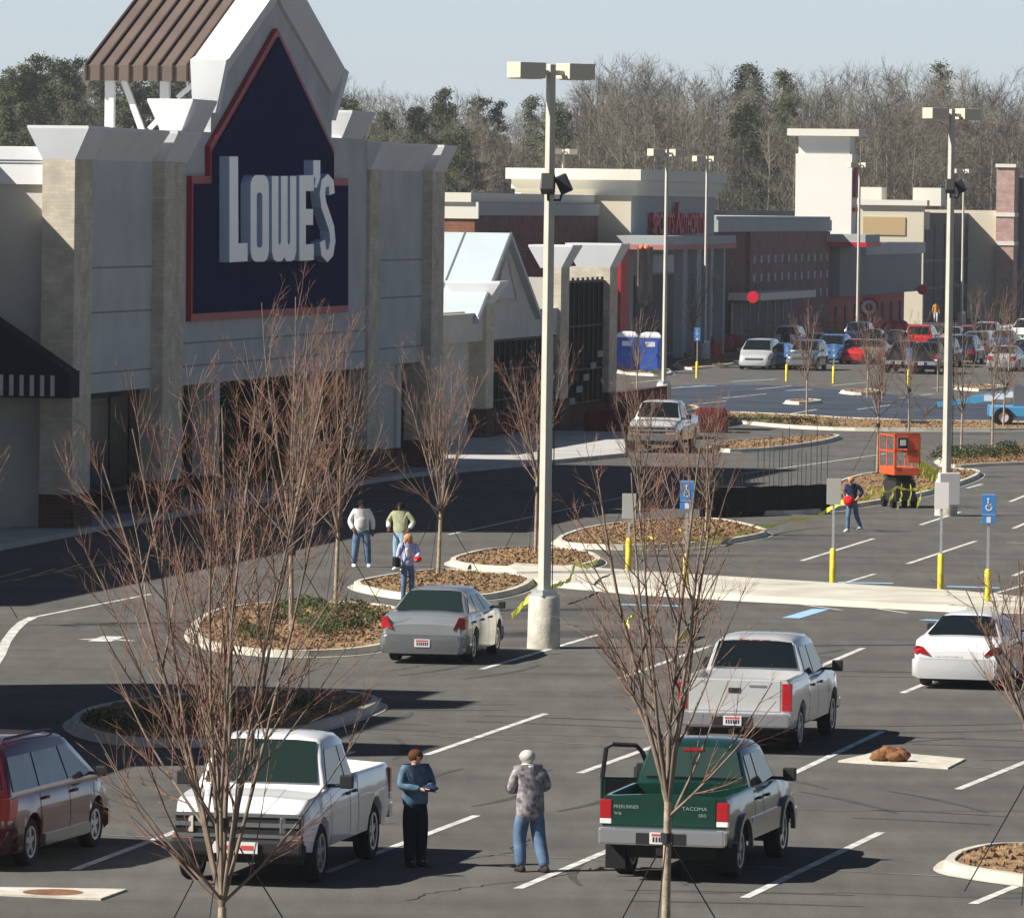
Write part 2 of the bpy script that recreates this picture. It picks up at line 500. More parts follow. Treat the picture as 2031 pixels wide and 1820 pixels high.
# arrow
for s in [(160,1268,215,1266),(212,1266,262,1271)]: stripe(b, *s, wd=.22, z=.0063)
stripe(b, 196, 1272, 226, 1262, wd=.5, z=.0068)
b.build('parking_line', M['paint_white'], norm=False)['kind'] = 'structure'
b = MB()
for s in [(200,1655,700,1681),(700,1681,1290,1709),(1390,1713,2090,1748),(690,1450,1210,1478),(1210,1478,1340,1485),(1100,1288,1255,1297),
          (1655,1323,1815,1332),(1420,1092,1640,1100),(1640,1100,2080,1117),(1560,1500,2080,1530),(560,1312,760,1318),(0,1150,400,1158)]:
    stripe(b, *s, wd=.07)
b.build('joint_line', M['paint_thin'], norm=False)['kind'] = 'structure'
b = MB()
for s in [(1232,1199,1352,1202),(1568,1226,1628,1208),(1662,1155,1772,1157),(1878,1163,1982,1166),(1830,1229,1870,1231)]:
    stripe(b, *s, wd=.42, z=.009)
for s in [(1345,768,1420,765),(1560,775,1610,772),(1450,757,1540,752)]: stripe(b, *s, wd=.3, z=.009)
b.build('accessible_bay_line', M['paint_blue'], norm=False)['kind'] = 'structure'
b = MB()
for s in [(-60,1165,130,1132),(130,1132,330,1098),(-20,1150,60,1128),(30,1152,110,1128),(90,1140,165,1118),(330,1098,760,1012)]:
    stripe(b, *s, wd=.1, z=.007)
b.build('fire_lane_line', M['fire_yellow'], norm=False)['kind'] = 'structure'

# tyre marks, cracks and drips
M['tyremark'] = mat('tyre_mark', (.062, .060, .058), 1, c2=(.088, .086, .082), vscale=3, spec=.04, world=True)
M['crackseal'] = mat('crack_seal', (.035, .034, .034), .9, spec=.1)
b = MB(); g_ = random.Random(12)
for _ in range(26):
    x, y = g_.uniform(300, 2000), g_.uniform(1240, 1800)
    p = G(x, y); a = g_.choice([0, math.pi/2, 1.2])+g_.uniform(-.25, .25); rr = g_.uniform(6, 16)*g_.choice([-1, 1]); ln = g_.uniform(2, 5)
    for off in (0, 1.5):
        q = Vector((p.x, p.y)) + Vector((-math.sin(a), math.cos(a)))*off; h = a; prev = None; n = 12; wd = .085
        for i in range(n+1):
            nx_ = Vector((-math.sin(h), math.cos(h)))*wd*(1-abs(i/n-.5)*1.2)
            cur = (q-nx_, q+nx_)
            if prev: b.add([(prev[0].x, prev[0].y, .0045), (cur[0].x, cur[0].y, .0045), (cur[1].x, cur[1].y, .0045), (prev[1].x, prev[1].y, .0045)], [(0, 1, 2, 3)])
            prev = cur; q = q+Vector((math.cos(h), math.sin(h)))*ln/n; h += ln/n/rr
b.build('tyre_mark', M['tyremark'], norm=False)['kind'] = 'structure'
b = MB()
for _ in range(9):
    x, y = g_.uniform(250, 1900), g_.uniform(1230, 1790); p = G(x, y); q = Vector((p.x, p.y)); h = g_.choice([0, 1.37])+g_.uniform(-.2, .2); prev = None
    for i in range(30):
        nx_ = Vector((-math.sin(h), math.cos(h)))*.014
        cur = (q-nx_, q+nx_)
        if prev: b.add([(prev[0].x, prev[0].y, .005), (cur[0].x, cur[0].y, .005), (cur[1].x, cur[1].y, .005), (prev[1].x, prev[1].y, .005)], [(0, 1, 2, 3)])
        prev = cur; hh_ = h+g_.uniform(-.6, .6); q = q+Vector((math.cos(hh_), math.sin(hh_)))*.2
b.build('crack_line', M['crackseal'], norm=False)['kind'] = 'structure'
# islands and walks
island([(372,1268),(392,1232),(440,1214),(560,1203),(690,1203),(790,1212),(840,1240),(830,1275),(720,1300),(560,1306),(420,1292)])
island([(680,1166),(760,1150),(868,1136),(960,1142),(1070,1152),(1040,1176),(960,1194),(800,1192)])
island([(872,1120),(960,1096),(1080,1092),(1170,1100),(1204,1120),(1130,1136),(960,1134)])
island([(1094,1076),(1160,1052),(1300,1036),(1420,1034),(1500,1050),(1535,1064),(1420,1084),(1250,1092),(1120,1088)])
island([(1470,1022),(1590,992),(1690,948),(1790,938),(1880,935),(1950,938),(1940,952),(1840,985),(1700,1008),(1600,1022)])
island([(1000,1126),(1090,1130),(1322,1146),(2090,1194),(2090,1224),(1322,1184),(1099,1164),(1030,1154)], name='median_kerb', mulch=False, rounds=1, gutter=.25)
island([(1400,820),(1600,828),(1710,836),(2100,842),(2100,856),(1700,856),(1560,850),(1440,838)], tufts=.3)
island([(1850,912),(1950,893),(2100,884),(2100,922),(1960,926),(1880,932)])
island([(1222,728),(1330,733),(1335,748),(1222,743)], tufts=.3)
island([(1330,722),(1400,706),(1470,704),(1500,716),(1440,728),(1360,736)], tufts=.3)
island([(1862,1730),(1885,1706),(1960,1688),(2120,1690),(2120,1768),(1960,1748)])
island([(128,1440),(180,1412),(330,1390),(560,1378),(700,1382),(770,1400),(700,1432),(520,1480),(300,1484),(180,1470)])
island([(1545,800),(1600,795),(1640,799),(1590,804)], tufts=.3, kerb=.2, gutter=.1)
island([(1655,779),(1720,775),(1762,781),(1700,785)], tufts=.3, kerb=.2, gutter=.1)
island([(1880,772),(1940,766),(2010,770),(1950,778)], tufts=.3, kerb=.2, gutter=.1)
island([(1400,884),(1540,872),(1680,866),(1640,880),(1540,894),(1430,900)], tufts=.5, kerb=.15, gutter=.1)
island([(1222,800),(1330,804),(1400,812),(1360,822),(1222,818)], tufts=.3)
# store pavement
walk = [(-420,1190),(0,1092),(181,1056),(420,1014),(760,955),(830,945),(925,936),(1240,906),(1240,862),(900,860),(600,950),(100,1040),(-420,1140)]
b = MB(); pl = gpoly(walk); n = len(pl)
b.add([(x, y, .15) for x, y in pl]+[(x, y, 0) for x, y in pl], [list(range(n))]+[(i, n+i, n+(i+1) % n, (i+1) % n) for i in range(n)])
b.build('pavement', M['walk'])['kind'] = 'structure'
b = MB(); pl = gpoly([(1220,700),(1310,690),(1460,676),(2100,655),(2100,645),(1200,660)]); n = len(pl)
b.add([(x, y, .15) for x, y in pl]+[(x, y, 0) for x, y in pl], [list(range(n))]+[(i, n+i, n+(i+1) % n, (i+1) % n) for i in range(n)])
b.build('far_pavement', M['walk'])['kind'] = 'structure'

# low ridge behind the shops
b = MB(); nx, ny = 60, 14; vs = []
for j in range(ny):
    for i in range(nx):
        x = -260+i*9; y = 656+j*55
        k = min(1, j/4)
        z = -.2+k*(9+5*math.sin(x*.02+1)+2.5*math.sin(x*.07+j)) + (7*k if x < -12 else 7*k*max(0, 1-(x+12)/25))
        vs.append((x, y, z))
b.add(vs, [(j*nx+i, j*nx+i+1, (j+1)*nx+i+1, (j+1)*nx+i) for j in range(ny-1) for i in range(nx-1)])
b.build('hill', M['litter'], smooth=80)['kind'] = 'structure'
def hillz(x, y):
    j = (y-656)/55; k = max(0, min(1, j/4))
    return -.2+k*(9+5*math.sin(x*.02+1)) + (7*k if x < -12 else 7*k*max(0, 1-(x+12)/25)) - .5

# ------------------------------------------------------------------ air
HZ = bpy.data.materials.new('haze'); HZ.use_nodes = True
hn = HZ.node_tree; hn.nodes.remove(hn.nodes['Principled BSDF'])
pv = hn.nodes.new('ShaderNodeVolumePrincipled'); pv.inputs['Color'].default_value = (.86, .91, .97, 1); pv.inputs['Density'].default_value = .00012; pv.inputs['Anisotropy'].default_value = .2
hn.links.new(pv.outputs[0], hn.nodes['Material Output'].inputs['Volume'])
b = MB(); b.box(-420, 420, -30, 1500, -1.2, 52)
hz_o = b.build('haze', HZ); hz_o['kind'] = 'stuff'; hz_o['label'] = 'thin pale haze over the whole lot'
sc.cycles.volume_bounces = 0
# ------------------------------------------------------------------ buildings
ANG = math.atan((3700-CX)/F)
U = Vector((math.sin(ANG), math.cos(ANG), 0)); NI = Vector((-math.cos(ANG), math.sin(ANG), 0))
class Frame:
    def __init__(s, px, py, name, label, cat, inset=0, group=None):
        s.o = G(px, py) + NI*inset
        s.root = empty(name, s.o, math.pi/2-ANG, label, cat, group)
    def L(s, px, py, y=0.0):
        """(along, height) on the wall plane at depth y seen at px,py"""
        d = ray(px, py); O = Vector((0, 0, H))
        t = ((s.o + NI*y - O).dot(NI))/d.dot(NI)
        p = O+d*t
        return (p-s.o).dot(U), p.z
    def S(s, px, py, y=0.0): return s.L(px, py, y)[0]
    def Z(s, px, py, y=0.0): return s.L(px, py, y)[1]
    def E(s, px, py, x=0.0):
        """(depth, height) on the cross plane at along = x"""
        d = ray(px, py); O = Vector((0, 0, H))
        t = ((s.o + U*x - O).dot(U))/d.dot(U)
        p = O+d*t
        return (p-s.o).dot(NI), p.z

eifs = mat('grey_render', (.52, .53, .53), .9, var=.10, vscale=.5, detail=8, bump=.25, bscale=30)
eifs2 = mat('beige_render', (.56, .54, .49), .9, var=.09, vscale=.5, detail=8)
trim = mat('white_cornice', (.74, .75, .76), .8, var=.04, vscale=.7)
bbrick = brick('buff_brick', (.68, .61, .49), (.58, .51, .40), (.55, .50, .42), var=.25)
plinthb = brick('dark_brick_base', (.13, .06, .05), (.09, .045, .04), (.14, .11, .1), var=.3)
rbrown = mat('brown_seam_metal', (.145, .108, .092), .6, metal=0, var=.08, vscale=.6)
rseam = mat('roof_seam', (.045, .028, .024), .5)
navy = mat('navy_sign_panel', (.004, .010, .068), 1, spec=.02)
sred = mat('sign_red', (.34, .006, .02), .5)
letter = mat('letter_face', (.97, .95, .97), .28, spec=.6)
letside = mat('letter_return', (.50, .64, .84), .5)
dglass = mat('dark_shop_glass', (.008, .010, .012), .2, spec=.4)
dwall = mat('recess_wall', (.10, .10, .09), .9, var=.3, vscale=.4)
awnm = mat('navy_awning', (.008, .010, .02), .85)
awns = mat('awning_white_stripe', (.55, .55, .52), .85)
steelw = mat('white_steel', (.78, .78, .77), .5)
roofm = mat('flat_roof', (.35, .34, .32), .9)
joint = mat('render_joint', (.25, .26, .27), .9)

A = Frame(141, 1058, 'home_improvement_store', 'large grey and buff brick superstore with a steep brown gable and navy sign', 'store')
RT = A.root
zc0 = A.Z(153, 316); zc1 = A.Z(160, 250)          # cornice bottom / top
zcan = A.Z(185, 780, .35)                           # soffit over the entrance
s1 = A.S(183, 500)                                  # first pier
s2a, s2b = A.S(325, 500), A.S(365, 500)
s3a, s3b = A.S(733, 500), A.S(755, 500)
s4a, s4b = A.S(857, 500), A.S(881, 500)
DEP = 14.0
print('STORE', zc0, zc1, zcan, s1, s2a, s2b, s3a, s3b, s4a, s4b)
# main masses: piers in brick
b = MB()
for a0, a1, d in ((0, s1, .95), (s2a, s2b, .7), (s3a, s3b, .7), (s4a, s4b, .95)):
    b.box(a0, a1, 0, d, 1.1, zc0)
b.build('brick_pier', bbrick, RT)
b = MB()
for a0, a1, d in ((0, s1, .95), (s2a, s2b, .7), (s3a, s3b, .7), (s4a, s4b, .95)):
    b.box(a0-.06, a1+.06, -.06, d, 0, 1.1)
b.build('plinth', plinthb, RT)
# walls
b = MB()
b.box(s1, s2a, .35, .7, zcan, zc0+.3)
b.box(s3b, s4a, .35, .7, zcan, zc0+.3)
b.box(s1*.4, s4b-.3, .95, DEP, zc0-.05, zc0+.25)       # roof deck behind the cornice
b.build('wall_panel', eifs, RT)
b = MB()                                             # scored joints in the render panels
for zz in (zcan+.55, zcan+1.25):
    b.box(s2b+.05, s3a-.05, .112, .125, zz, zz+.05)
for ss in (s2b+(s3a-s2b)*.33, s2b+(s3a-s2b)*.67):
    b.box(ss, ss+.05, .112, .125, zcan+.02, zcan+1.25)
for a0, a1 in ((s1, s2a), (s3b, s4a)):
    for zz in (zcan+.55, zcan+2.3, zcan+3.6):
        b.box(a0+.02, a1-.02, .343, .36, zz, zz+.05)
b.build('panel_joint', joint, RT)
# side wall (faces the street) set back behind the pier
sw = .6
b = MB(); b.box(sw, sw+.4, .95, DEP, 0, zc1-.6)
b.box(s4b-.9, s4b-.5, .95, DEP, 0, zc1-.6)
b.box(sw, s4b-.5, DEP, DEP+.4, 0, zc1-.6)
b.build('side_wall', eifs2, RT)
b = MB()
yl, zl = A.E(0, 365, sw); z2 = A.E(0, 336, sw)[1]; z3 = A.E(0, 292, sw)[1]
b.box(sw-.14, sw+.05, .97, DEP, zl, z2+.2); b.box(sw-.17, sw+.05, .97, DEP, z2+.2, z2+.28); b.box(sw-.20, sw+.5, .97, DEP, z2+.28, z3)
b.build('side_cornice', trim, RT)
# central gabled wall, traced outline
sA = A.S(552, 60)
def P(px, py, y=0): return A.L(px, py, y)
el = P(427, 130); ap_s = sA
slope = (P(519, 0)[1]-el[1])/(P(519, 0)[0]-el[0])
ze = el[1]; se = el[0]; zap = ze+slope*(ap_s-se); sr = 2*ap_s-se
zu0 = P(415, 262)[1]
print('GABLE', se, ze, ap_s, zap, sr, slope)
b = MB()
b.prism([(s2b, zcan), (s3a, zcan), (s3a, zc0+.3), (s3a, P(700, 275)[1]), (sr, P(700, 275)[1]), (sr, ze), (ap_s, zap), (se, ze), (se, zu0), (s2b, zu0)], .12, .5)
b.build('gable_wall', eifs, RT, norm=True)
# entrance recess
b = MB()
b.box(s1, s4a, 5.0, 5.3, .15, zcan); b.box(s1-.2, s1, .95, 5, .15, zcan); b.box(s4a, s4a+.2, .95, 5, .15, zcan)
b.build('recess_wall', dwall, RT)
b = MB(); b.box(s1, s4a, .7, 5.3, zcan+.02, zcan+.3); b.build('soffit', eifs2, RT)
b = MB()
for px in (437, 630, 797):
    s = A.S(px, 800); b.box(s-.35, s+.35, .1, .8, 1.0, zcan)
sp = A.S(757, 800); sq = A.S(795, 800); b.box(sp, sq, .2, .6, 1.0, zcan)
b.build('column', eifs2, RT)
b = MB()
for px in (437, 630, 797):
    s = A.S(px, 800); b.box(s-.4, s+.4, .05, .85, .15, 1.0)
b.box(sp, sq, .15, .65, .15, 1.0)
b.build('column_base', plinthb, RT)
b = MB()
x = s1+1.0
while x < s4a-2.5:
    b.box(x, x+2.2, 4.9, 4.98, .3, 3.2); x += 2.5
b.build('shop_window', dglass, RT)
b = MB(); b.box(sA-6, sA-2.5, 4.8, 4.95, .2, 3.0); b.box(sA+3, sA+6, 4.8, 4.95, .2, 3.0)
b.build('entrance_door', mat('door_blue_glass', (.03, .05, .09), .15), RT)
# cornices
e = .42
EX = .14
b = MB()
b.flare(0, s1, 0, .95, zc0, zc1-.08, e, ex=EX)
b.flare(s1+.3, s2a-.3, .35, 1.2, zc0+.004, zc1-.084, e*1.35, ex=0)
b.flare(s2a, s2b+.3, 0, .9, zc0+.008, zc1-.09, e, ex=EX)
b.flare(s3a, s3b, 0, .9, zc0, zc1-.08, e, ex=EX)
b.flare(s3b+.3, s4a-.3, .35, 1.2, zc0+.004, zc1-.084, e*1.35, ex=0)
b.flare(s4a, s4b, 0, .95, zc0, zc1-.08, e, ex=EX)
b.box(s4b-.5, s4b+.3, .9+e, DEP, zc0, zc1-.3)
b.build('cornice', trim, RT)
zu1 = P(415, 200)[1]
b = MB()
ua, ub = P(366, 240)[0], P(410, 262)[0]
b.flare(ua, ub, .1, .75, zu0, zu1-.08, .38, ex=.14)
va, vb = P(684, 240)[0], P(727, 240)[0]
b.flare(va, vb, .1, .75, P(700, 275)[1], P(700, 220)[1]-.08, .38, ex=.14)
b.build('upper_cornice', trim, RT)
# rakes: coping bands along the slopes, flared section
b = MB()
def rake(x0, z0, x1, z1, sg):
    # section in (y, dz): inner foot, outer foot, outer top, inner top
    sec = [(.72, -.75), (.0, -.75), (-.38, .05), (-.38, .16), (.72, .16)]
    rr = []
    for x, z in ((x0, z0), (x1, z1)):
        rr.append([(x, y, z+dz) for y, dz in sec])
    b.loft(rr)
rake(se, ze, ap_s, zap, 1); rake(ap_s, zap, sr, ze, 1)
for s in (se, sr):                                   # flared ends that drop below the slope
    d = .55
    sg = 1 if s == se else -1
    b.add([(s, .70, ze-.9-.75+.2), (s+sg*.55, .70, ze-.9-.75+.2), (s+sg*.55, -.02, ze-.9-.75+.2), (s, -.02, ze-.9-.75+.2),
           (s-sg*.22, .74, ze+.16), (s+sg*.3, .74, ze+.16+.3*slope), (s+sg*.3, -.40, ze+.16+.3*slope), (s-sg*.22, -.40, ze+.16)],
          [(0,1,2,3), (4,5,6,7), (0,1,5,4), (1,2,6,5), (2,3,7,6), (3,0,4,7)])
b.build('gable_coping', trim, RT)
# brown standing seam roof behind the gable
RB = 4.15
fz = .5
b = MB(); sb = MB()
for sg, s0 in ((1, se), (-1, sr)):
    x0 = s0-sg*.10
    pr = [(x0, ze-fz), (x0, ze-.02), (ap_s, zap+.0), (ap_s, zap-.25), (x0+sg*.12, ze-.3), (x0+sg*.12, ze-fz)]
    b.prism(pr, .73, RB)
    for k in range(8):
        y = .85+k*(RB-.95)/7
        if sg == 1:
            sb.box(x0-.05, x0, y-.03, y+.03, ze-fz, ze)
        n = Vector((-(zap-ze)*sg, 0, (ap_s-x0)*sg)).normalized()
        vs = []
        for (xx, zz) in ((x0, ze-.02), (ap_s, zap)):
            for yy in (y-.03, y+.03):
                for h in (0, .06):
                    vs.append((xx+n.x*h, yy, zz+n.z*h))
        sb.add(vs, [(0,1,3,2), (4,5,7,6), (0,1,5,4), (1,3,7,5), (3,2,6,7), (2,0,4,6)])
rf = b.build('gable_roof', rbrown, RT)
sb.build('standing_seam', rseam, rf)
# roof struts
b = MB()
def bar(p, q, r=.13): b.tube([p, q], r, 4)
zr = zc0+.2
for yy in (A.E(218, 200, se+.3)[0], A.E(327, 200, se+.3)[0]):
    b.box(se+.2, se+.45, yy-.14, yy+.14, zr, ze-.3)
xs_ = se+.4
def EB(px, py):
    y_, z_ = A.E(px, py, xs_); return (xs_, y_, z_)
bar(EB(246, 160), EB(283, 262)); bar(EB(296, 256), EB(328, 222), .11); bar(EB(352, 194), EB(392, 160), .10)
for yy in (3.3, 1.2):
    b.box(sr-.5, sr-.25, yy-.12, yy+.12, zr, ze-.3)
bar((se+.4, 1.4, zr+.2), (se+.4, .75, zr+1.2), .12)
b.build('roof_strut', steelw, RT)
# sign board
pts = [(551,57),(417,291),(417,349),(381,349),(379,638),(691,619),(691,354),(663,354),(663,295)]
sp_ = [P(x, y, -.05) for x, y in pts]
b = MB(); b.prism(sp_, -.05, .13); so_ = b.build('sign_board', sred, RT)
ins = offs(sp_, .24)
b = MB(); b.prism(ins, -.10, -.03); b.build('sign_panel', navy, so_)
# letters: outlines as photo positions of the front faces
yo = -.42; yf = -.10
def lp(x, y): return P(x, y, yo)
lb = MB(); 
def ngonl(px): 
    lb.prism([lp(*p) for p in px], yo, yf)
def ribbon(px, wd, closed=False):
    """constant-width ribbon; px is centre line in photo px, wd (wx, wy) half widths in px"""
    n = len(px); L_, R_ = [], []
    for i in range(n):
        a = Vector(px[i-1] if (i or closed) else px[i]); c = Vector(px[(i+1) % n] if (i < n-1 or closed) else px[i])
        t = (c-a); t = Vector((t.x/wd[0], t.y/wd[1]))
        t.normalize(); nn = Vector((-t.y*wd[0], t.x*wd[1]))
        p = Vector(px[i]); L_.append(tuple(p+nn)); R_.append(tuple(p-nn))
    if closed:
        lb.ringprism([lp(*p) for p in L_], [lp(*p) for p in R_], yo, yf)
    else:
        ngonl(L_+R_[::-1])
k = .3777
def q(*zz): return [(a*k, c*k) for a, c in zz]
ngonl(q((1205,822),(1250,822),(1252,1278),(1300,1276),(1300,1372),(1205,1378)))                                   # L
# O
def arcs(cx, cy, rx, ry, x0, x1, y0, y1):
    out = []
    for (ax, ay, a0) in ((x1-rx, y0+ry, -90), (x1-rx, y1-ry, 0), (x0+rx, y1-ry, 90), (x0+rx, y0+ry, 180)):
        for i in range(5):
            a = R(a0+i*22.5); out.append(((ax+rx*math.cos(a))*k, (ay+ry*math.sin(a))*k))
    return out
lb.ringprism([lp(*p) for p in arcs(0,0,28,60,1316,1412,920,1374)], [lp(*p) for p in arcs(0,0,10,22,1348,1378,1012,1300)], yo, yf)
# W (rounded double U)
ngonl(q((1428,925),(1462,925),(1462,1270),(1468,1290),(1476,1270),(1476,925),(1510,925),(1510,1270),(1516,1288),(1524,1270),(1524,925),(1556,925),
        (1556,1320),(1546,1362),(1528,1372),(1504,1372),(1492,1352),(1480,1372),(1456,1374),(1438,1364),(1428,1325)))
ngonl(q((1572,922),(1648,920),(1648,1004),(1606,1004),(1606,1098),(1644,1098),(1644,1182),(1606,1182),(1606,1284),(1648,1282),(1648,1366),(1572,1370)))  # E
ngonl(q((1646,842),(1682,842),(1682,935),(1664,985),(1650,985),(1658,935),(1646,930)))                                     # apostrophe
ribbon(q((1744,1020),(1740,965),(1722,945),(1700,965),(1693,1020),(1700,1075),(1722,1140),(1742,1200),(1748,1265),(1738,1325),(1720,1345),(1700,1325),(1694,1265)), (14*k, 32*k))
lo = lb.build('sign_lettering', [letter, letside], RT, norm=True)
for p in lo.data.polygons:
    p.material_index = 0 if abs(p.normal.y) > .7 else 1
# striped hip awning on the set-back shopfront, seen from its end
b = MB()
x0 = -1.35; x1_ = -.2
yv, zv = A.E(135, 738, x0); zb = A.E(135, 790, x0)[1]
yr2, zr2 = A.E(0, 655, x0+1.5)
b.prism([(yv, zv), (yv+3.6, zv+2.35), (yv+3.6, zv)], x0, x1_, 'x')
aw = b.build('awning', awnm, RT)
b = MB(); b.box(x0-.03, x0+.03, yv, yv+4.0, zb, zv+.02); b.box(x0, x1_, yv-.03, yv+.03, zb, zv+.02); b.build('valance', awnm, aw)
b = MB()
for i in range(11):
    y = yv+.38+i*.30
    b.box(x0-.045, x0-.028, y, y+.12, zb+.05, zv-.1)
b.build('valance_stripe', awns, aw)
# set-back main front running on beyond the left edge
b = MB()
b.box(-40, .6, 3.3, 4.0, 0, zc1-.5); b.build('main_front', eifs2, RT)
b = MB(); b.box(-40, .2, 3.0, 3.35, zc0-.3, zc1-.5); b.build('main_front_cornice', trim, RT)
# unseen stepped blocks added at the left to shade the near drive
def wpt(x, y): 
    v = Vector((x, y, 0))-A.o
    return v.dot(U), v.dot(NI)
cs, cy = wpt(-12.5, 105.0)
b = MB()
def shade_block(d0, d1, hh, pyl=0, wx=6):
    s0, y0 = wpt(-12.0, 132.0)
    sa_, _ = wpt(0, d0); sb_, _ = wpt(0, d1)
    sa_ = (d0-A.o.y)/math.cos(ANG)-.0; sb_ = (d1-A.o.y)/math.cos(ANG)
    # along-wall position of depth d at this wall line
    def sof(d): return (d - A.o.y - NI.y*y0)/U.y
    b.box(sof(d0), sof(d1), y0+pyl*.0, y0+wx, 0, hh)
shade_block(121.5, 128.5, 10.5); shade_block(123.6, 125.6, 11.7); shade_block(110.5, 121.5, 11.2); shade_block(112, 114.3, 13.2); shade_block(103.5, 110.5, 9.2, wx=5)
b.build('unseen_shade_block', eifs2, RT)

# ---- garden centre
Gc = Frame(977, 873, 'garden_centre', 'fenced garden centre with white capped piers and pale metal gable roof beside the superstore', 'garden centre')
GR = Gc.root
def gz(px, py, y=0): return Gc.Z(px, py, y)
p1 = 0.0; w1 = Gc.S(1119, 700)-Gc.S(1110, 700)
sB = Gc.S(1111, 700); sC = Gc.S(1208, 700)
hA = gz(961, 602); tA = gz(961, 558)
hB = gz(1110, 532); tB = gz(1110, 486)
hC = gz(1208, 530); tC = gz(1208, 483)
print('GARDEN', sB, sC, hA, tA, hB, tB, hC, tC)
wA = Gc.S(976, 700)-Gc.S(961, 700)
b = MB()
b.box(-wA, 0, 0, .95, 1.3, hA); b.box(sB, sB+1.9, 0, .75, 1.3, hB); b.box(sC, sC+1.9, 0, 1.9, 1.3, hC)
b.build('brick_pier', bbrick, GR)
b = MB()
b.box(-wA-.06, .06, -.06, .95, 0, 1.3); b.box(sB-.06, sB+1.96, -.06, .75, 0, 1.3); b.box(sC-.06, sC+1.96, -.06, 1.9, 0, 1.3)
b.build('plinth', plinthb, GR)
b = MB()
b.flare(-wA, 0, 0, 1.15, hA, tA-.08, .55, ex=.16); b.flare(sB, sB+1.9, 0, .9, hB, tB-.08, .5, ex=.16); b.flare(sC, sC+1.9, 0, 1.5, hC, tC-.08, .5, ex=.16)
b.build('pier_cap', trim, GR)
# fences between the piers
fmat = mat('black_fence', (.008, .009, .010), .6); fmesh = mat('fence_screen', (.010, .014, .013), .9, var=.5, vscale=1.5)
b = MB(); fb = MB()
fzA = gz(1040, 668, .3); fzB = gz(1150, 556, .3)
for (a0, a1, hh) in ((0, sB, fzA), (sB+1.9, sC, fzB)):
    b.box(a0, a1, .32, .36, .9, hh)
    x = a0
    while x < a1:
        fb.box(x-.05, x+.05, .24, .34, .9, hh+.12); x += 1.15
    for zz in (.95, hh*.38, hh*.68, hh-.1):
        fb.box(a0, a1, .22, .30, zz, zz+.07)
sc_ = b.build('fence_screen', fmesh, GR); 
fb.build('fence_rail', fmat, sc_)
b = MB(); b.box(0, sB, .1, .5, 0, .9); b.box(sB+1.9, sC, .1, .5, 0, .9); b.box(sC+1.96, sC+16, .2, .5, 0, 1.2)
b.build('brick_base_wall', brick('red_base_brick', (.12, .02, .02), (.09, .018, .018), (.11, .05, .05)), GR)
b = MB()
for i in range(5):
    b.box(sB+3.2+i*1.6, sB+4.4+i*1.6, .16, .21, gz(1150, 600+i*0)*(.18+.09*i), gz(1150, 600)*(.18+.09*i)+.28)
b.build('price_board', mat('pale_board', (.30, .32, .32), .7), GR)
# front band with the pointed window above the fence
tb = gz(1000, 617, .2)
b = MB(); b.box(-22, sB, .15, .35, fzA, tb)
b.build('front_band', eifs2, GR)
# roof gable: ridge runs back from the front wall
sg_ = Gc.S(1012, 463, 0)+2.0
def GP(px, py, y=0): return Gc.L(px, py, y)
apx = GP(1011, 462, 0); lft = GP(966, 610, 0); 
hs = apx[0]-lft[0]
hs = max(hs, 6)
zg0 = tb
b = MB()
sA2, zA2 = apx
b.prism([(sA2-hs, zg0), (sA2+hs, zg0), (sA2, zA2-.25)], .18, .4)
b.build('gable_front', eifs2, GR)
b = MB(); b.prism([(sA2-hs*.34, zg0+.5), (sA2+hs*.34, zg0+.5), (sA2, zg0+(zA2-zg0)*.72)], .12, .185)
b.build('gable_window', mat('gable_pane', (.34, .38, .42), .4), GR)
b = MB(); b.ringprism([(sA2-hs*.42, zg0+.36), (sA2+hs*.42, zg0+.36), (sA2, zg0+(zA2-zg0)*.80)], [(sA2-hs*.33, zg0+.5), (sA2+hs*.33, zg0+.5), (sA2, zg0+(zA2-zg0)*.71)], .08, .19)
b.build('window_frame', bbrick, GR)
b = MB(); sm = MB()
RL = 7.5
for sg in (-1, 1):
    x0 = sA2+sg*(hs+.5); z0 = zg0-.2
    b.add([(x0, -.1, z0), (sA2, -.1, zA2), (sA2, RL, zA2), (x0, RL, z0), (x0, -.1, z0-.22), (sA2, -.1, zA2-.22), (sA2, RL, zA2-.22), (x0, RL, z0-.22)],
          [(0,1,2,3), (4,7,6,5), (0,4,5,1), (1,5,6,2), (2,6,7,3), (3,7,4,0)])
    for yy in (-.1, 1.8, 3.6, 5.5):
        sm.add([(x0, yy, z0+.01), (sA2, yy, zA2+.01), (sA2, yy+.07, zA2+.06), (x0, yy+.07, z0+.06)], [(0,1,2,3)])
rf = b.build('gable_roof', mat('pale_metal_roof', (.44, .50, .53), .5, var=.04, vscale=.5), GR)
sm.build('roof_seam', joint, rf)
b = MB()
for i, (px0, py0) in enumerate(((880, 560), )):
    b.box(-22, -wA-.6, .6, 1.0, 0, tA-1.2)
b.box(-22, -wA-.6, 1.0, 12, tA-1.6, tA-1.2)
b.build('side_house', eifs2, GR)
b = MB(); b.box(sC+1.0, sC+1.4, 1.9, 8, 0, hC-.5); b.build('rear_wall', eifs2, GR)

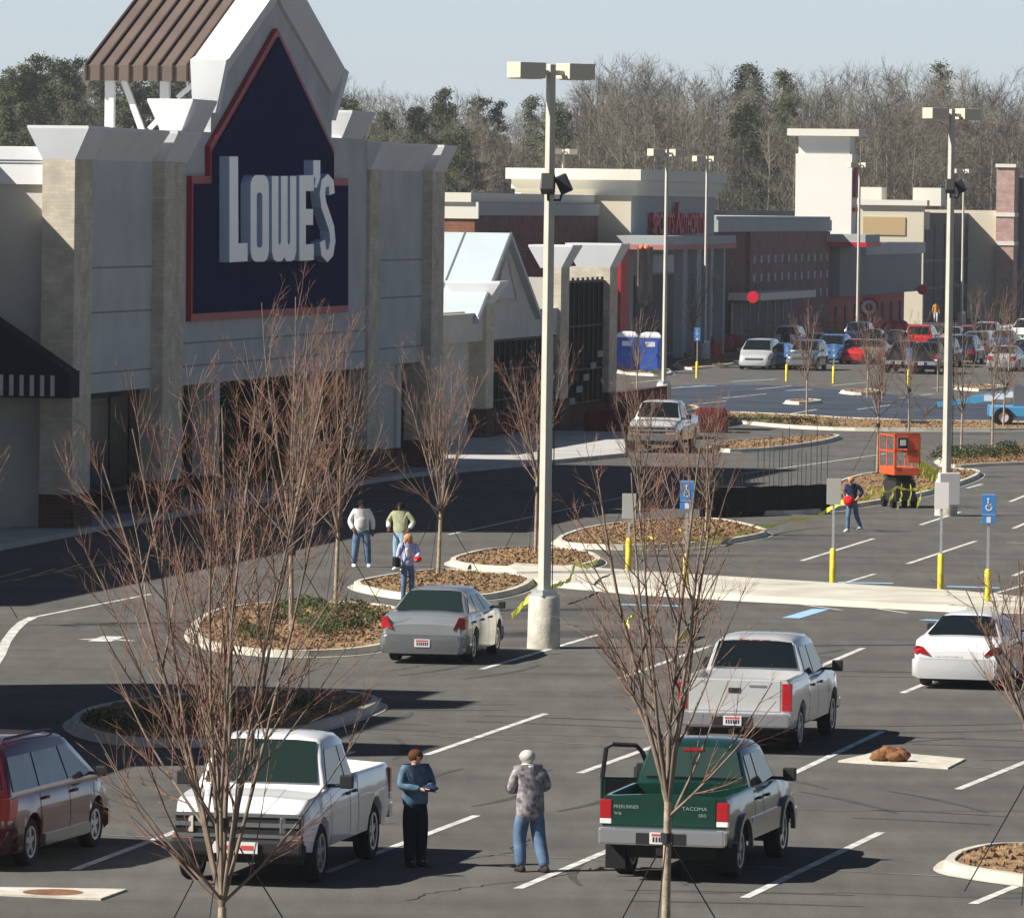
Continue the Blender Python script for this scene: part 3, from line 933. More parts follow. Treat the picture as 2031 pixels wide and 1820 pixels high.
# ---- far shops.  corner() makes a shop block: end wall lit, long front in shade
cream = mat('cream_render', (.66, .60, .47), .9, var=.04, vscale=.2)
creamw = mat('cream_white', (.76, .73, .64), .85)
gsh = mat('far_grey_and_shade', (.42, .44, .44), .9, var=.05, vscale=.3)
mbrick = brick('maroon_and_shaded_brick', (.20, .10, .09), (.16, .08, .072), (.22, .16, .15), scale=.6)
obrick = brick('lit_orange_brick', (.30, .13, .08), (.24, .10, .07), (.25, .18, .14), scale=.6)
pbrick = brick('pink_brick', (.58, .38, .33), (.50, .31, .27), (.38, .30, .27), scale=.5)
fred = mat('far_red_paint', (.42, .012, .02), .6)
fred2 = mat('bright_red', (.55, .012, .03), .5)
tanp = mat('tan_render', (.50, .36, .20), .9)
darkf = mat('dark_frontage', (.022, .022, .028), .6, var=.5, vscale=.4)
bluegl = mat('blue_shop_glass', (.05, .08, .11), .2, spec=.6)

Sp = Frame(1249, 712, 'sports_store', 'cream sporting goods store with white cornice and red lettering over its front', 'store')
SR = Sp.root
def fz_(f, px, py, y=0): return f.Z(px, py, y)
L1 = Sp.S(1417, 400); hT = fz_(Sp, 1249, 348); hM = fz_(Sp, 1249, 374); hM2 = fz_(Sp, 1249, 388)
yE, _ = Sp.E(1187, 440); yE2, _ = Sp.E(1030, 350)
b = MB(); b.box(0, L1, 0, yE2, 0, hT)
w_ = b.build('wall', gsh, SR)  # front of the cream store, its shade put into the grey
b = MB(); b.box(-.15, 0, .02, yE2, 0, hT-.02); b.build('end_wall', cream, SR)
b = MB()
zt = fz_(Sp, 1256, 336)
b.box(-.9, L1+.9, -.7, yE2+.7, hT-.3, zt); b.box(-.5, L1+.5, -.4, yE2+.4, hT-.9, hT-.3); b.box(-.35, L1+.3, -.25, yE2+.2, hM2, hM)
b.build('cornice', creamw, SR)
b = MB()
x = 2.0
while x < L1-1:
    b.box(x, x+.5, -.16, 0, hM+.02, hT-.92); x += 1.7
b.build('cornice_bracket', gsh, SR)
# lower wing toward the viewer, shade painted into the front's brick and band
s0w = Sp.S(943, 460, yE); zw1 = fz_(Sp, 1187, 405, yE); zw0 = fz_(Sp, 1187, 428, yE)
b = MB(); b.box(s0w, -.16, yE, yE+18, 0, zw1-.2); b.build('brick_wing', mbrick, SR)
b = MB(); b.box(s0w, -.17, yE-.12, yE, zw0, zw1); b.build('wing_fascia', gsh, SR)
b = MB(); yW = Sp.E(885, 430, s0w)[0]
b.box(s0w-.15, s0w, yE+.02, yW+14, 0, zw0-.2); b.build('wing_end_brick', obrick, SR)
b = MB(); b.box(s0w-.25, s0w, yE-.2, yW+14, zw0-.2, zw1+.02); b.box(s0w-.4, -.2, yE+.2, yW+14, zw1+.02, zw1+.55)
b.build('wing_band', creamw, SR)
b = MB(); b.box(s0w+6, s0w+10, yE+12, yE+16, zw1, zw1+1.2); b.build('roof_unit', mat('green_unit', (.03, .09, .07), .6), SR)
b = MB(); b.box(s0w+3, s0w+5.5, yE+10, yE+12.5, zw1, zw1+1.3); b.build('brick_stack', pbrick, SR)
# entrance: canopy, glass, red pier
zc1_ = fz_(Sp, 1300, 466); zc2_ = fz_(Sp, 1300, 483)
b = MB(); b.box(-6, Sp.S(1363, 470), -3.2, 0, zc2_, zc1_); cn = b.build('canopy', gsh, SR)
b = MB(); b.box(-6.02, Sp.S(1363, 470)+.02, -3.25, 0.0, zc2_-.3, zc2_); b.build('canopy_edge', mat('canopy_pink', (.5, .2, .19), .7), cn)
b = MB(); b.box(1.0, Sp.S(1345, 600), -.12, 0, .2, fz_(Sp, 1300, 545)); b.build('shop_window', darkf, SR)
b = MB(); b.box(2, Sp.S(1335, 600), -.16, -.1, fz_(Sp, 1300, 540), fz_(Sp, 1300, 505)); b.build('window_band', mat('blue_band', (.22, .34, .40), .4), SR)
b = MB()
for px in (1262, 1290, 1318, 1345):
    s = Sp.S(px, 600); b.box(s-.3, s+.3, -3, -2.4, .1, zc2_-.3)
b.build('canopy_post', gsh, SR)
b = MB(); s = Sp.S(1240, 600, -3.4); b.box(s-1.5, s+1.2, -3.4, -2.6, 0, fz_(Sp, 1240, 488, -3)); b.build('red_pier', fred, SR)
b = MB(); b.box(Sp.S(1262, 520, -3), Sp.S(1290, 520, -3), -3.15, -3.05, fz_(Sp, 1270, 600, -3), fz_(Sp, 1270, 490, -3)); b.build('poster_board', mat('dusty_pink_board', (.30, .20, .17), .8, c2=(.08,.08,.07), vscale=.8), SR)
b = MB(); b.ball((Sp.S(1269, 493, -3.2), -3.3, fz_(Sp, 1269, 491, -3.2)), .16); b.ball((Sp.S(1279, 493, -3.2), -3.3, fz_(Sp, 1279, 492, -3.2)), .2)
b.build('balloon', mat('orange_balloon', (.8, .18, .05), .4), SR)

def text(s, name, m, parent, x, y, z, h, width=None, depth=.08, rot=(R(90), 0, 0), weight=0, mirror=False):
    cu = bpy.data.curves.new('t', 'FONT'); cu.body = s; cu.size = 1; cu.extrude = depth/2; cu.offset = weight; cu.resolution_u = 3
    o = bpy.data.objects.new('t', cu); col.objects.link(o)
    dg = bpy.context.evaluated_depsgraph_get()
    me = bpy.data.meshes.new_from_object(o.evaluated_get(dg))
    bpy.data.objects.remove(o); 
    xs = [v.co.x for v in me.vertices]; ys = [v.co.y for v in me.vertices]
    sx = (width/(max(xs)-min(xs))) if width else h/(max(ys)-min(ys)); sy = h/(max(ys)-min(ys))
    for v in me.vertices:
        v.co.x = (v.co.x-min(xs))*sx; v.co.y = (v.co.y-min(ys))*sy
    me.materials.clear(); me.materials.append(m)
    ob = bpy.data.objects.new(name, me); col.objects.link(ob); ob.parent = parent
    ob.location = (x, y, z); ob.rotation_euler = rot
    return ob
sx0 = Sp.S(1284, 440); sx1 = Sp.S(1388, 440); zb_ = fz_(Sp, 1335, 464); zt_ = fz_(Sp, 1335, 422)
wt = sx1-sx0
text('SPORTS', 'sign_lettering', fred2, SR, sx0, -.25, zb_, zt_-zb_, wt*.40, weight=.03, depth=.25)
text('UTHORITY', 'sign_lettering', fred2, SR, sx0+wt*.53, -.25, zb_, zt_-zb_, wt*.47, weight=.03, depth=.25)
b = MB(); ax = sx0+wt*.47
b.prism([(ax-wt*.055, zb_), (ax, zb_+(zt_-zb_)*1.5), (ax+wt*.055, zb_), (ax+wt*.028, zb_), (ax, zb_+(zt_-zb_)*.8), (ax-wt*.028, zb_)], -.4, -.12)
b.build('sign_tall_letter', fred2, SR)

# big brick store with studded wall
Tg = Frame(1412, 688, 'discount_store', 'long maroon brick discount store with pale wall studs and red round signs', 'store')
TR = Tg.root
hb1 = Tg.Z(1412, 436); hb0 = Tg.Z(1412, 460); Lb = Tg.S(1640, 500)
b = MB(); b.box(0, Lb, 0, 40, 0, hb1-.1); b.build('brick_wall', mbrick, TR)
b = MB(); b.box(-.2, Lb, -.35, 0, hb0, hb1); b.box(-.1, Lb+.2, -.2, 40, hb1, hb1+.25); b.build('fascia', gsh, TR)
s5 = Tg.S(1480, 500)
b = MB(); b.box(s5, Lb-.4, -.3, 0, 0, hb0-.02); b.build('studded_bay', brick('purple_brick', (.29, .165, .155), (.24, .135, .13), (.2, .15, .15), scale=.6), TR)
b = MB()
for py in (512, 547, 583):
    z = Tg.Z(1560, py); 
    for i in range(12):
        s = s5+(Lb-.4-s5)*(i+.5)/12; b.box(s-.35, s+.35, -.36, -.3, z-.28, z+.28)
b.build('wall_stud', mat('pale_stud', (.42, .42, .42), .7), TR)
sa, sb2 = Tg.S(1492, 590, -2), Tg.S(1602, 590, -2)
b = MB(); b.box(sa, sb2, -2.6, -.3, Tg.Z(1550, 592, -2), Tg.Z(1550, 578, -2)); b.build('canopy', mat('pale_canopy', (.62, .60, .56), .7), TR)
b = MB(); b.box(sa+1, sb2+3, -.42, -.3, .3, Tg.Z(1550, 598, -2)); b.build('shop_window', darkf, TR)
b = MB()
for i in range(8):
    s = sa+1+(sb2+1-sa)*i/7; b.box(s-.12, s+.12, -.5, -.4, .3, Tg.Z(1550, 598, -2))
b.build('window_mullion', gsh, TR)
s6, z6 = Tg.L(1485, 589, -2.7)
b = MB(); b.lathe([(0, -.12), (.40, -.12), (.40, .12), (0, .12)], 20, 'x', (s6, -3.0, z6)); b.build('round_blade_sign', fred2, TR)
# grey entrance block, forward of the brick
ge0 = Lb; ge1 = Tg.S(1828, 520, -1); zg = Tg.Z(1740, 482, -1); zgb = Tg.Z(1740, 583, -1)
b = MB(); b.box(ge0, ge1, -1.0, 30, zgb, zg); b.build('entrance_block', mat('entrance_grey', (.23, .24, .255), .9), TR)
b = MB(); b.box(Tg.S(1710, 500, -1), ge1, -1.3, 0, zg-.9, zg); b.build('entrance_cornice', gsh, TR)
b = MB(); b.box(ge0, ge1, .4, .8, 0, zgb); b.build('red_entrance', fred, TR)
b = MB()
for i in range(9):
    s = ge0+(ge1-ge0)*(i+.5)/9; b.box(s-.5, s+.5, .3, .4, .2, zgb-.8)
b.build('entrance_glazing', darkf, TR)
b = MB(); zcv = Tg.Z(1650, 482, -3); zcv1 = Tg.Z(1650, 466, -3)
b.box(Lb-2, Tg.S(1740, 470, -3), -3.2, -.2, zcv, zcv1); cv_ = b.build('swept_canopy', gsh, TR)
b = MB(); b.box(Lb-2.1, Tg.S(1740, 470, -3)+.1, -3.3, -.2, zcv-.35, zcv); b.build('canopy_red_edge', fred2, cv_)
# ring sign
s7, z7 = Tg.L(1706, 609, -1.2)
b = MB(); b.lathe([(0, -.1), (.80, -.1), (.80, .1), (0, .1)], 28, 'x', (s7, -1.9, z7)); b.box(s7+.02, s7+.08, -1.2, -1.0, z7-.05, z7+.05); rs = b.build('round_wall_sign', fred2, TR)
b = MB(); b.lathe([(.30, -.13), (.56, -.13), (.56, -.1), (.30, -.1)], 28, 'x', (s7, -1.9, z7), close=True); b.build('white_ring', trim, rs)
s8, z8 = Tg.L(1828, 574, -1.4)
b = MB(); b.lathe([(0, -.1), (.42, -.1), (.42, .1), (0, .1)], 24, 'x', (s8-1, -1.6, z8)); b.box(s8-1.0, s8-.9, -1.3, -1.0, z8-.05, z8+.05); b.build('round_wall_sign', fred2, TR)
# tower
Tw = Frame(1685, 654, 'sign_tower', 'tall white square tower with flared cap and red vertical sign', 'tower', inset=0)
o_ = Tw.root
yT, _ = Tw.E(1577, 400)
hz_t = Tw.Z(1685, 270); hz_tt = Tw.Z(1685, 256)
wtw = Tw.S(1699, 350)
b = MB(); b.box(0, wtw, 0, yT, 0, hz_t-1.4); b.box(.1, wtw-.1, .2, yT-.2, hz_t-1.4, hz_t)
b.build('shaft', mat('tower_white', (.78, .76, .69), .85, var=.02, vscale=.3), o_)
b = MB(); b.box(-.7, wtw+.7, -.6, yT+.6, hz_t, hz_tt); b.build('cap', creamw, o_)
b = MB(); zz = Tw.Z(1692, 322); b.prism([(.6, zz-1.6), (wtw*.5, zz), (wtw-.6, zz-1.6)], -.3, -.05)
b.build('sign_peak', fred2, o_)
b = MB(); b.box(wtw*.2, wtw*.8, -.25, -.05, Tw.Z(1692, 392), Tw.Z(1692, 340)); b.build('sign_red_panel', mat('sign_plum', (.22, .03, .06), .6), o_)
b = MB(); b.box(wtw*.15, wtw*.85, -.25, -.05, Tw.Z(1692, 420), Tw.Z(1692, 412)); b.build('sign_block', fred2, o_)
# cream and tan shops beyond, dark shaded shops, pink brick pylon
Cr = Frame(1829, 643, 'cream_shop', 'cream and tan shop with white column end beyond the grey entrance', 'shop')
cr = Cr.root
yC, _ = Cr.E(1700, 440); zc_ = Cr.Z(1829, 408)
b = MB(); b.box(0, .6, 0, yC, 0, zc_); b.box(.6, 11, 1, yC, zc_-2, zc_-.5); b.build('end_wall', cream, cr)
b = MB(); b.box(-.3, 1.2, -.3, yC, zc_, zc_+.45); b.build('cornice', creamw, cr)
y1_, _ = Cr.E(1796, 440); y2_, _ = Cr.E(1712, 440)
b = MB(); b.box(-.08, 0, y1_, y2_, Cr.E(1750, 466)[1], Cr.E(1750, 430)[1]); b.build('tan_panel', tanp, cr)
b = MB()
for (xa, xb) in ((1700, 1748), (1810, 1866)):
    ya, za = Cr.E(xb, 415, 6); yb, _z = Cr.E(xa, 415, 6)
    b.box(6, 9, ya, yb, zc_, zc_+1.5)
b.build('roof_unit', creamw, cr)
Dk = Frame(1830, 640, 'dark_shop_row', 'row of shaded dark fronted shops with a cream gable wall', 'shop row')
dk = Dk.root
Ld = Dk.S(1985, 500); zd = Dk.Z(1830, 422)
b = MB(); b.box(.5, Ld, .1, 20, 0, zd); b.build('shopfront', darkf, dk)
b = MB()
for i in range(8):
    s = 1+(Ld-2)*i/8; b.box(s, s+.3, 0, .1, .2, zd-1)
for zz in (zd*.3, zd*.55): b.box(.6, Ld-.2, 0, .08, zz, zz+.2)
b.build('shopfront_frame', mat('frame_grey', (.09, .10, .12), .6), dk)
Pk = Frame(2008, 632, 'brick_pylon_shop', 'pink brick pylon and blue panelled shop at the right edge', 'shop')
pk = Pk.root
yP, _ = Pk.E(1976, 400); yQ, _ = Pk.E(1905, 450); zP = Pk.Z(2008, 332)
b = MB(); b.box(0, 3, 0, yP, 0, zP); b.build('pylon', pbrick, pk)
b = MB(); b.box(-.15, 3.15, -.12, yP+.1, zP, zP+.3); 
for py in (430, 487): b.box(-.08, 3.08, -.06, yP+.05, Pk.Z(2008, py), Pk.Z(2008, py)+.35)
b.build('stone_band', creamw, pk)
b = MB(); b.box(.5, 3, yP, yQ+6, 0, Pk.Z(2008, 418)); b.build('gable_wall', cream, pk)
b = MB(); b.box(3, 26, -.4, 1.6, 0, Pk.Z(2008, 352)); b.build('shop_wall', mat('blue_grey_panel', (.10, .12, .15), .7), pk)
b = MB()
for i in range(6):
    b.box(4+i*3.6, 6.6+i*3.6, -.5, -.4, .3, 4); b.box(4+i*3.6, 6.6+i*3.6, -.5, -.4, 6, Pk.Z(2008, 372))
b.build('shop_window', bluegl, pk)
# ------------------------------------------------------------------ vehicles.  local +x is forward, y left
def lerp(tab, x):
    if x <= tab[0][0]: return tab[0][1]
    for (a, va), (b, vb) in zip(tab, tab[1:]):
        if x <= b: return va+(vb-va)*(x-a)/(b-a)
    return tab[-1][1]
def sm(t): return t*t*(3-2*t)
def lerps(tab, x):
    if x <= tab[0][0]: return tab[0][1]
    for (a, va), (b, vb) in zip(tab, tab[1:]):
        if x <= b: return va+(vb-va)*sm((x-a)/(b-a))
    return tab[-1][1]

_wheel = {}
def wheel_mesh(r, w, style):
    key = (r, w, style)
    if key in _wheel: return _wheel[key]
    b = MB(); h = w/2; rr = r*.66
    b.lathe([(rr, -h*.8), (r*.93, -h), (r, -h*.75), (r, h*.75), (r*.93, h), (rr, h*.8)], 28, 'y', close=True)
    ty = b.mesh('tyre', M['rubber'], smooth=40)
    b = MB()
    b.lathe([(0, -h*.3), (rr, -h*.3), (rr, h*.3), (0, h*.3)], 24, 'y', mi=1)
    b.lathe([(rr*.86, -h*.92), (rr+.004, -h*.95), (rr+.004, h*.95), (rr*.86, h*.92)], 24, 'y', close=True)
    ns = 5 if style != 'cap' else 8
    for k in range(ns):
        a = 2*math.pi*k/ns; c_, s_ = math.cos(a), math.sin(a); wd = rr*(.20 if style != 'cap' else .3)
        pts = [(-wd, rr*.15), (wd, rr*.15), (wd*.8, rr*.9), (-wd*.8, rr*.9)]
        P_ = [(x*c_-z*s_, x*s_+z*c_) for x, z in pts]
        b.prism(P_, -h*.80, h*.80)
    b.lathe([(0, -h*.86), (rr*.26, -h*.84), (rr*.26, h*.84), (0, h*.86)], 14, 'y')
    rm = b.mesh('rim', [M['rim'], M['rimdark']], smooth=40)
    _wheel[key] = (ty, rm)
    return _wheel[key]

def vehicle(kind, name, label, cat, pnt, loc, rz, group=None, o=None, plate=True, detail=True, lamps=True, plate_front=False, blacktop=False):
    """builds one vehicle of a kind; o overrides the measures"""
    K = {
     'sedan': dict(L=5.05, W=1.85, rw=.33, ax=(-1.38, 1.45), low=.20, belt=.98, roof=1.47, wb=.84, wr=.60,
        tops=[(-2.5, .80), (-2.45, .97), (-2.2, 1.03), (-1.75, 1.05), (1.0, 1.02), (1.5, .97), (2.2, .82), (2.48, .62)], cab=(-2.0, -1.02, .35, 1.28),
        side=[((-1.75, -.98), (-.86, -.72)), ((-.78, -.64), (.10, -.02)), ((.18, .06), (1.05, .33))]),
     'coupe': dict(L=4.85, W=1.84, rw=.325, ax=(-1.35, 1.35), low=.19, belt=.96, roof=1.40, wb=.84, wr=.56,
        tops=[(-2.4, .74), (-2.33, .92), (-2.1, 1.0), (-1.6, 1.03), (1.0, .98), (1.5, .92), (2.1, .76), (2.4, .55)], cab=(-1.95, -.85, .30, 1.25),
        side=[((-1.5, -.85), (-.55, -.48)), ((-.45, -.38), (1.02, .28))]),
     'minivan': dict(L=5.05, W=1.98, rw=.34, ax=(-1.45, 1.55), low=.22, belt=1.08, roof=1.75, wb=.94, wr=.74,
        tops=[(-2.5, .95), (-2.46, 1.06), (-2.3, 1.10), (1.3, 1.08), (1.7, 1.03), (2.3, .86), (2.5, .62)], cab=(-2.46, -2.18, .55, 1.62),
        side=[((-2.25, -2.12), (-1.15, -1.10)), ((-1.08, -1.03), (.18, .10)), ((.25, .17), (1.35, .52))]),
     'suv': dict(L=4.65, W=1.85, rw=.37, ax=(-1.32, 1.38), low=.30, belt=1.12, roof=1.74, wb=.86, wr=.70,
        tops=[(-2.3, .95), (-2.26, 1.08), (-2.1, 1.13), (.9, 1.12), (1.3, 1.08), (2.1, .98), (2.32, .72)], cab=(-2.28, -1.95, .30, .98),
        side=[((-2.05, -1.88), (-1.10, -1.08)), ((-1.02, -1.0), (-.12, -.12)), ((-.04, -.04), (.84, .28))]),
     'quadtruck': dict(L=5.80, W=2.02, rw=.40, ax=(-1.72, 1.86), low=.42, belt=1.22, roof=1.90, wb=.90, wr=.70, bed=(-2.82, -.98, .78),
        tops=[(-2.88, 1.30), (-.95, 1.32), (-.9, 1.24), (1.15, 1.24), (1.6, 1.20), (2.4, 1.12), (2.85, .90)], cab=(-.93, -.80, .82, 1.42),
        side=[((-.72, -.66), (.02, .02)), ((.12, .10), (1.18, .80))]),
     'truck': dict(L=5.30, W=1.86, rw=.39, ax=(-1.60, 1.52), low=.46, belt=1.18, roof=1.80, wb=.84, wr=.66, bed=(-2.52, -.78, .76),
        tops=[(-2.6, 1.20), (-.75, 1.22), (-.7, 1.18), (1.05, 1.18), (1.5, 1.13), (2.2, 1.05), (2.58, .86)], cab=(-.75, -.62, .68, 1.26),
        side=[((-.58, -.54), (-.12, -.12)), ((-.03, -.04), (1.02, .66))]),
     'bigtruck': dict(L=5.60, W=2.03, rw=.41, ax=(-1.72, 1.80), low=.45, belt=1.26, roof=1.94, wb=.92, wr=.74, bed=(-2.72, -.58, .80),
        tops=[(-2.78, 1.32), (-.55, 1.34), (-.5, 1.27), (1.2, 1.27), (1.6, 1.25), (2.45, 1.20), (2.78, 1.02)], cab=(-.55, -.42, .80, 1.42),
        side=[((-.40, -.34), (-.02, -.02)), ((.06, .05), (1.20, .80))]),
    }[kind].copy()
    if o: K.update(o)
    L, W = K['L'], K['W']; hw = W/2; rw = K['rw']; isT = 'bed' in K
    root = empty(name, loc, rz, label, cat, group)
    x0, x1 = -L/2, L/2
    wid = [(x0, .86), (x0+.08, .93), (x0+.35, .985), (-.4, 1), (x1-1.0, .985), (x1-.35, .93), (x1-.10, .84), (x1, .72)]
    if isT: wid = [(x0, .96), (x0+.1, .985), (x0+.4, 1), (x1-.8, .99), (x1-.3, .95), (x1-.06, .88), (x1, .82)]
    low = [(x0, K['low']+.12), (x0+.25, K['low']), (x1-.4, K['low']), (x1, K['low']+.10)]
    xs = set([x0, x0+.03, x0+.08, x0+.18, x0+.35, x1-.35, x1-.18, x1-.08, x1-.03, x1])
    n = 26
    for i in range(1, n): xs.add(x0+L*i/n)
    ar = rw*1.17
    for a in K['ax']:
        for i in range(13): xs.add(a+ar*math.cos(math.pi*i/12))
        xs.add(a-ar-.005); xs.add(a+ar+.005)
    if isT:
        b0, b1, bz = K['bed']
        for v in (b0, b0+.002, b1, b1+.002): xs.add(v)
    xs = sorted(xs); q_ = []
    for v in xs:
        if not q_ or v-q_[-1] > .0015: q_.append(v)
    xs = q_
    def zlow(x):
        z = lerp(low, x)
        for a in K['ax']:
            d = abs(x-a)
            if d < ar: z = max(z, rw+math.sqrt(max(0, ar*ar-d*d)))
        return z
    def sidey(x, t):
        w_ = hw*lerps(wid, x)
        return w_*(.955 if t < .02 else 1.0)
    rings = []
    for x in xs:
        w_ = hw*lerps(wid, x); zl = zlow(x); zt = lerps(K['tops'], x); zs = zt-.05 if not isT else zt-.02
        zl = min(zl, zs-.12)
        zm = max(zl+.03, .45*zs+.12); z4 = max(zm+.02, .74*zs)
        inb = isT and b0 <= x <= b1
        half = [(0, zl), (w_*.80, zl), (w_*.97, zl+.015), (w_*1.0, zm), (w_*.995, z4), (w_*.965, zs-.02), (w_*.93, zs+.02)]
        if inb: half += [(w_*.93-.05, zs+.02), (w_*.93-.07, bz), (0, bz)]
        else: half += [(w_*.78, zt+.0), (w_*.38, zt+.025), (0, zt+.03)]
        full = half + [(-y, z) for y, z in half[-2:0:-1]]
        rings.append([(x, y, z) for y, z in full])
    b = MB(); b.loft(rings)
    body = b.build('body', pnt, root, smooth=48)
    # cabin shell
    xa, xb, xc, xd = K['cab']; zb = K['belt']; zr = K['roof']; wb = K['wb']; wr = K['wr']
    def cr(x, t, yb=None):
        yb_ = wb; w2 = wb+(wr-wb)*t; z = zb-.03+(zr-.07-zb+.03)*t; zz = zb-.02+(zr-zb+.02)*t
        h = [(0, zb-.12), (yb_, zb-.12), (wb+.005, zb-.03), (w2, z), (w2-.09*t, zz), (w2*.5, zz+.03*t), (0, zz+.035*t)]
        f = h+[(-y, z) for y, z in h[-2:0:-1]]
        return [(x, y, z) for y, z in f]
    b = MB(); mid = (xb+xc)/2
    R_ = [cr(xa, .0), cr(xa+(xb-xa)*.5, .53), cr(xa+(xb-xa)*.9, .93), cr(xb+.08, .99), cr(mid, 1.02), cr(xc-.1, .99), cr(xc+(xd-xc)*.1, .93), cr(xc+(xd-xc)*.5, .53), cr(xd, .0)]
    b.loft(R_)
    cabm = pnt
    cabin = b.build('cabin', cabm, root, smooth=50)
    # panes
    def pane(nm, A_, B_, mt, g=.92, t0=.12, t1=.90, hb=None, out=.02, gy=.9):
        """A_ bottom x, B_ top x; pane across the car on the sloped end"""
        vs = []; sgn = 1 if A_ > B_ else -1
        nrm = Vector((sgn*(zr-zb), 0, abs(A_-B_))).normalized()
        for t in (t0, (t0+t1)/2, t1):
            w2 = (wb+(wr-wb)*t)*gy - .02
            x = A_+(B_-A_)*t; z = zb+(zr-zb)*t
            for f in (-1, -.6, 0, .6, 1):
                c_ = .03*t if abs(f) < .9 else .004
                vs.append((x+nrm.x*out+ sgn*.02*(1-f*f)*t, f*w2, z+nrm.z*out+c_))
        fs = [(r*5+c, r*5+c+1, (r+1)*5+c+1, (r+1)*5+c) for r in range(2) for c in range(4)]
        m_ = MB(); m_.add(vs, fs)
        return m_.build(nm, mt, root, smooth=60)
    gl = K.get('glass', M['glass'])
    rt0 = .14 if not isT else .22
    pane('rear_window', xa, xb, gl, t0=rt0, t1=.88, out=.03 if isT else .022, gy=.93 if isT else .90)
    pane('windscreen', xd, xc, K.get('wglass', gl), t0=.10, t1=.90, gy=.93)
    for sg in (1, -1):
        for (bx0, tx0), (bx1, tx1) in K['side']:
            vs = []
            for t, (xx0, xx1) in ((.08, (bx0, bx1)), (.86, (tx0, tx1))):
                y = (wb+(wr-wb)*t+.014)*sg; z = zb-.02+(zr-.06-zb)*t
                vs += [(xx0, y, z), (xx1, y, z)]
            vs2 = [(x, y-.012*sg, z) for x, y, z in vs]
            m_ = MB(); m_.add(vs+vs2, [(0,1,3,2), (4,6,7,5), (0,4,5,1), (2,3,7,6), (0,2,6,4), (1,5,7,3)])
            m_.build('side_window', gl, root)
    # seams, handles, mirrors
    if detail:
        m_ = MB(); hn = MB()
        seams = sorted(set([K['side'][0][0][0] - (0 if isT else .02)] + [s[1][0]+.04 for s in K['side']]))
        if isT: seams = [K['cab'][0]+.02]+[s[1][0]+.04 for s in K['side']]
        for x in seams:
            for sg in (1, -1):
                w_ = hw*lerps(wid, x); zt = lerps(K['tops'], x); zl = zlow(x)+.06
                pts = [(w_*.985, zl), (w_*1.0, .45*zt+.12), (w_*.995, .72*zt), (w_*.965, zt-.07)]
                m_.add([(x+dx, (y+.004)*sg, z) for y, z in pts for dx in (-.009, .009)], [(0,1,3,2), (2,3,5,4), (4,5,7,6)])
        m_.build('door_seam', M['blacktrim'], root)
        for s in K['side'][(1 if kind in ('minivan', 'suv') else 0):]:
            for sg in (1, -1):
                x = s[0][0]+.08; hn.box(x, x+.17, sg*hw*.985-.03*0, sg*(hw*.985+.035), zb-.16, zb-.12)
        hn.build('door_handle', K.get('handle', M['blacktrim']), root)
        m_ = MB(); x = K['side'][-1][1][0]-.12
        big = 1.12 if isT else .85
        for sg in (1, -1):
            mm = MB(); y = sg*(hw+.06*big)
            mm.box(x-.03, x+.07, min(y, y+sg*.17*big), max(y, y+sg*.17*big), zb+.0, zb+.17*big)
            mm.box(x, x+.04, min(sg*wb*.97, y), max(sg*wb*.97, y), zb+.01, zb+.06)
            mm.build('side_mirror', K.get('mirror', M['blacktrim']), root, bevel=.02)
    # wheels
    ty, rm = wheel_mesh(rw, .24 if isT else .21, K.get('wheel', 'alloy'))
    wl = []
    for a in K['ax']:
        for sg in (1, -1):
            t_ = bpy.data.objects.new('wheel', ty); col.objects.link(t_); t_.parent = root
            t_.location = (a, sg*(hw-.15), rw)
            r_ = bpy.data.objects.new('rim', rm); col.objects.link(r_); r_.parent = t_; wl.append(t_)
    b = MB()
    for a in K['ax']: b.box(a-ar+.02, a+ar-.02, -hw*.82, hw*.82, rw*.7, rw+.25)
    b.box(x0+.5, x1-.5, -hw*.7, hw*.7, K['low']-.07, K['low']+.1)
    b.build('underbody', M['blacktrim'], root)
    # bumpers
    bmats = K.get('bumper', pnt)
    if isT:
        b = MB(); b.box(x0-.20, x0+.02, -hw*.98, hw*.98, K['low']+.06, K['low']+.30)
        rb = b.build('rear_bumper', K.get('rbump', M['chrome']), root, bevel=.035)
        b = MB(); b.box(x0-.21, x0-.10, -.36, .36, K['low']+.08, K['low']+.24); b.box(x0-.3, x0-.1, -.05, .05, K['low']-.06, K['low']+.03)
        b.build('bumper_step', M['blacktrim'], rb)
        b = MB(); b.box(x1-.10, x1+.10, -hw*.93, hw*.93, K['low']-.0, K['low']+.22)
        b.build('front_bumper', K.get('fbump', M['chrome']), root, bevel=.05)
        # tailgate panel outline
        zt = lerps(K['tops'], x0+.1)
        b = MB(); tz0 = K['low']+.33
        b.box(x0-.015, x0+.02, -hw*.80, hw*.80, tz0, zt-.01)
        tg = b.build('tailgate', pnt, root, bevel=.012)
        b = MB(); b.box(x0-.022, x0-.01, -.11, .11, zt-.24, zt-.15); b.build('tailgate_handle', K.get('tgh', M['blacktrim']), tg)
    else:
        b = MB(); 
        rr = []
        for x, k in ((x0-.07, .80), (x0-.05, .90), (x0+.05, .985), (x0+.30, 1.012)):
            w_ = hw*k; z0 = K['low']+.02; z1 = .60
            rr.append([(x, y, z) for y, z in ((-w_, z0+.06), (-w_, z1-.03), (-w_+.05, z1), (w_-.05, z1), (w_, z1-.03), (w_, z0+.06), (w_-.06, z0), (-w_+.06, z0))])
        b.loft(rr); b.build('rear_bumper', bmats, root, smooth=50)
        rr = []
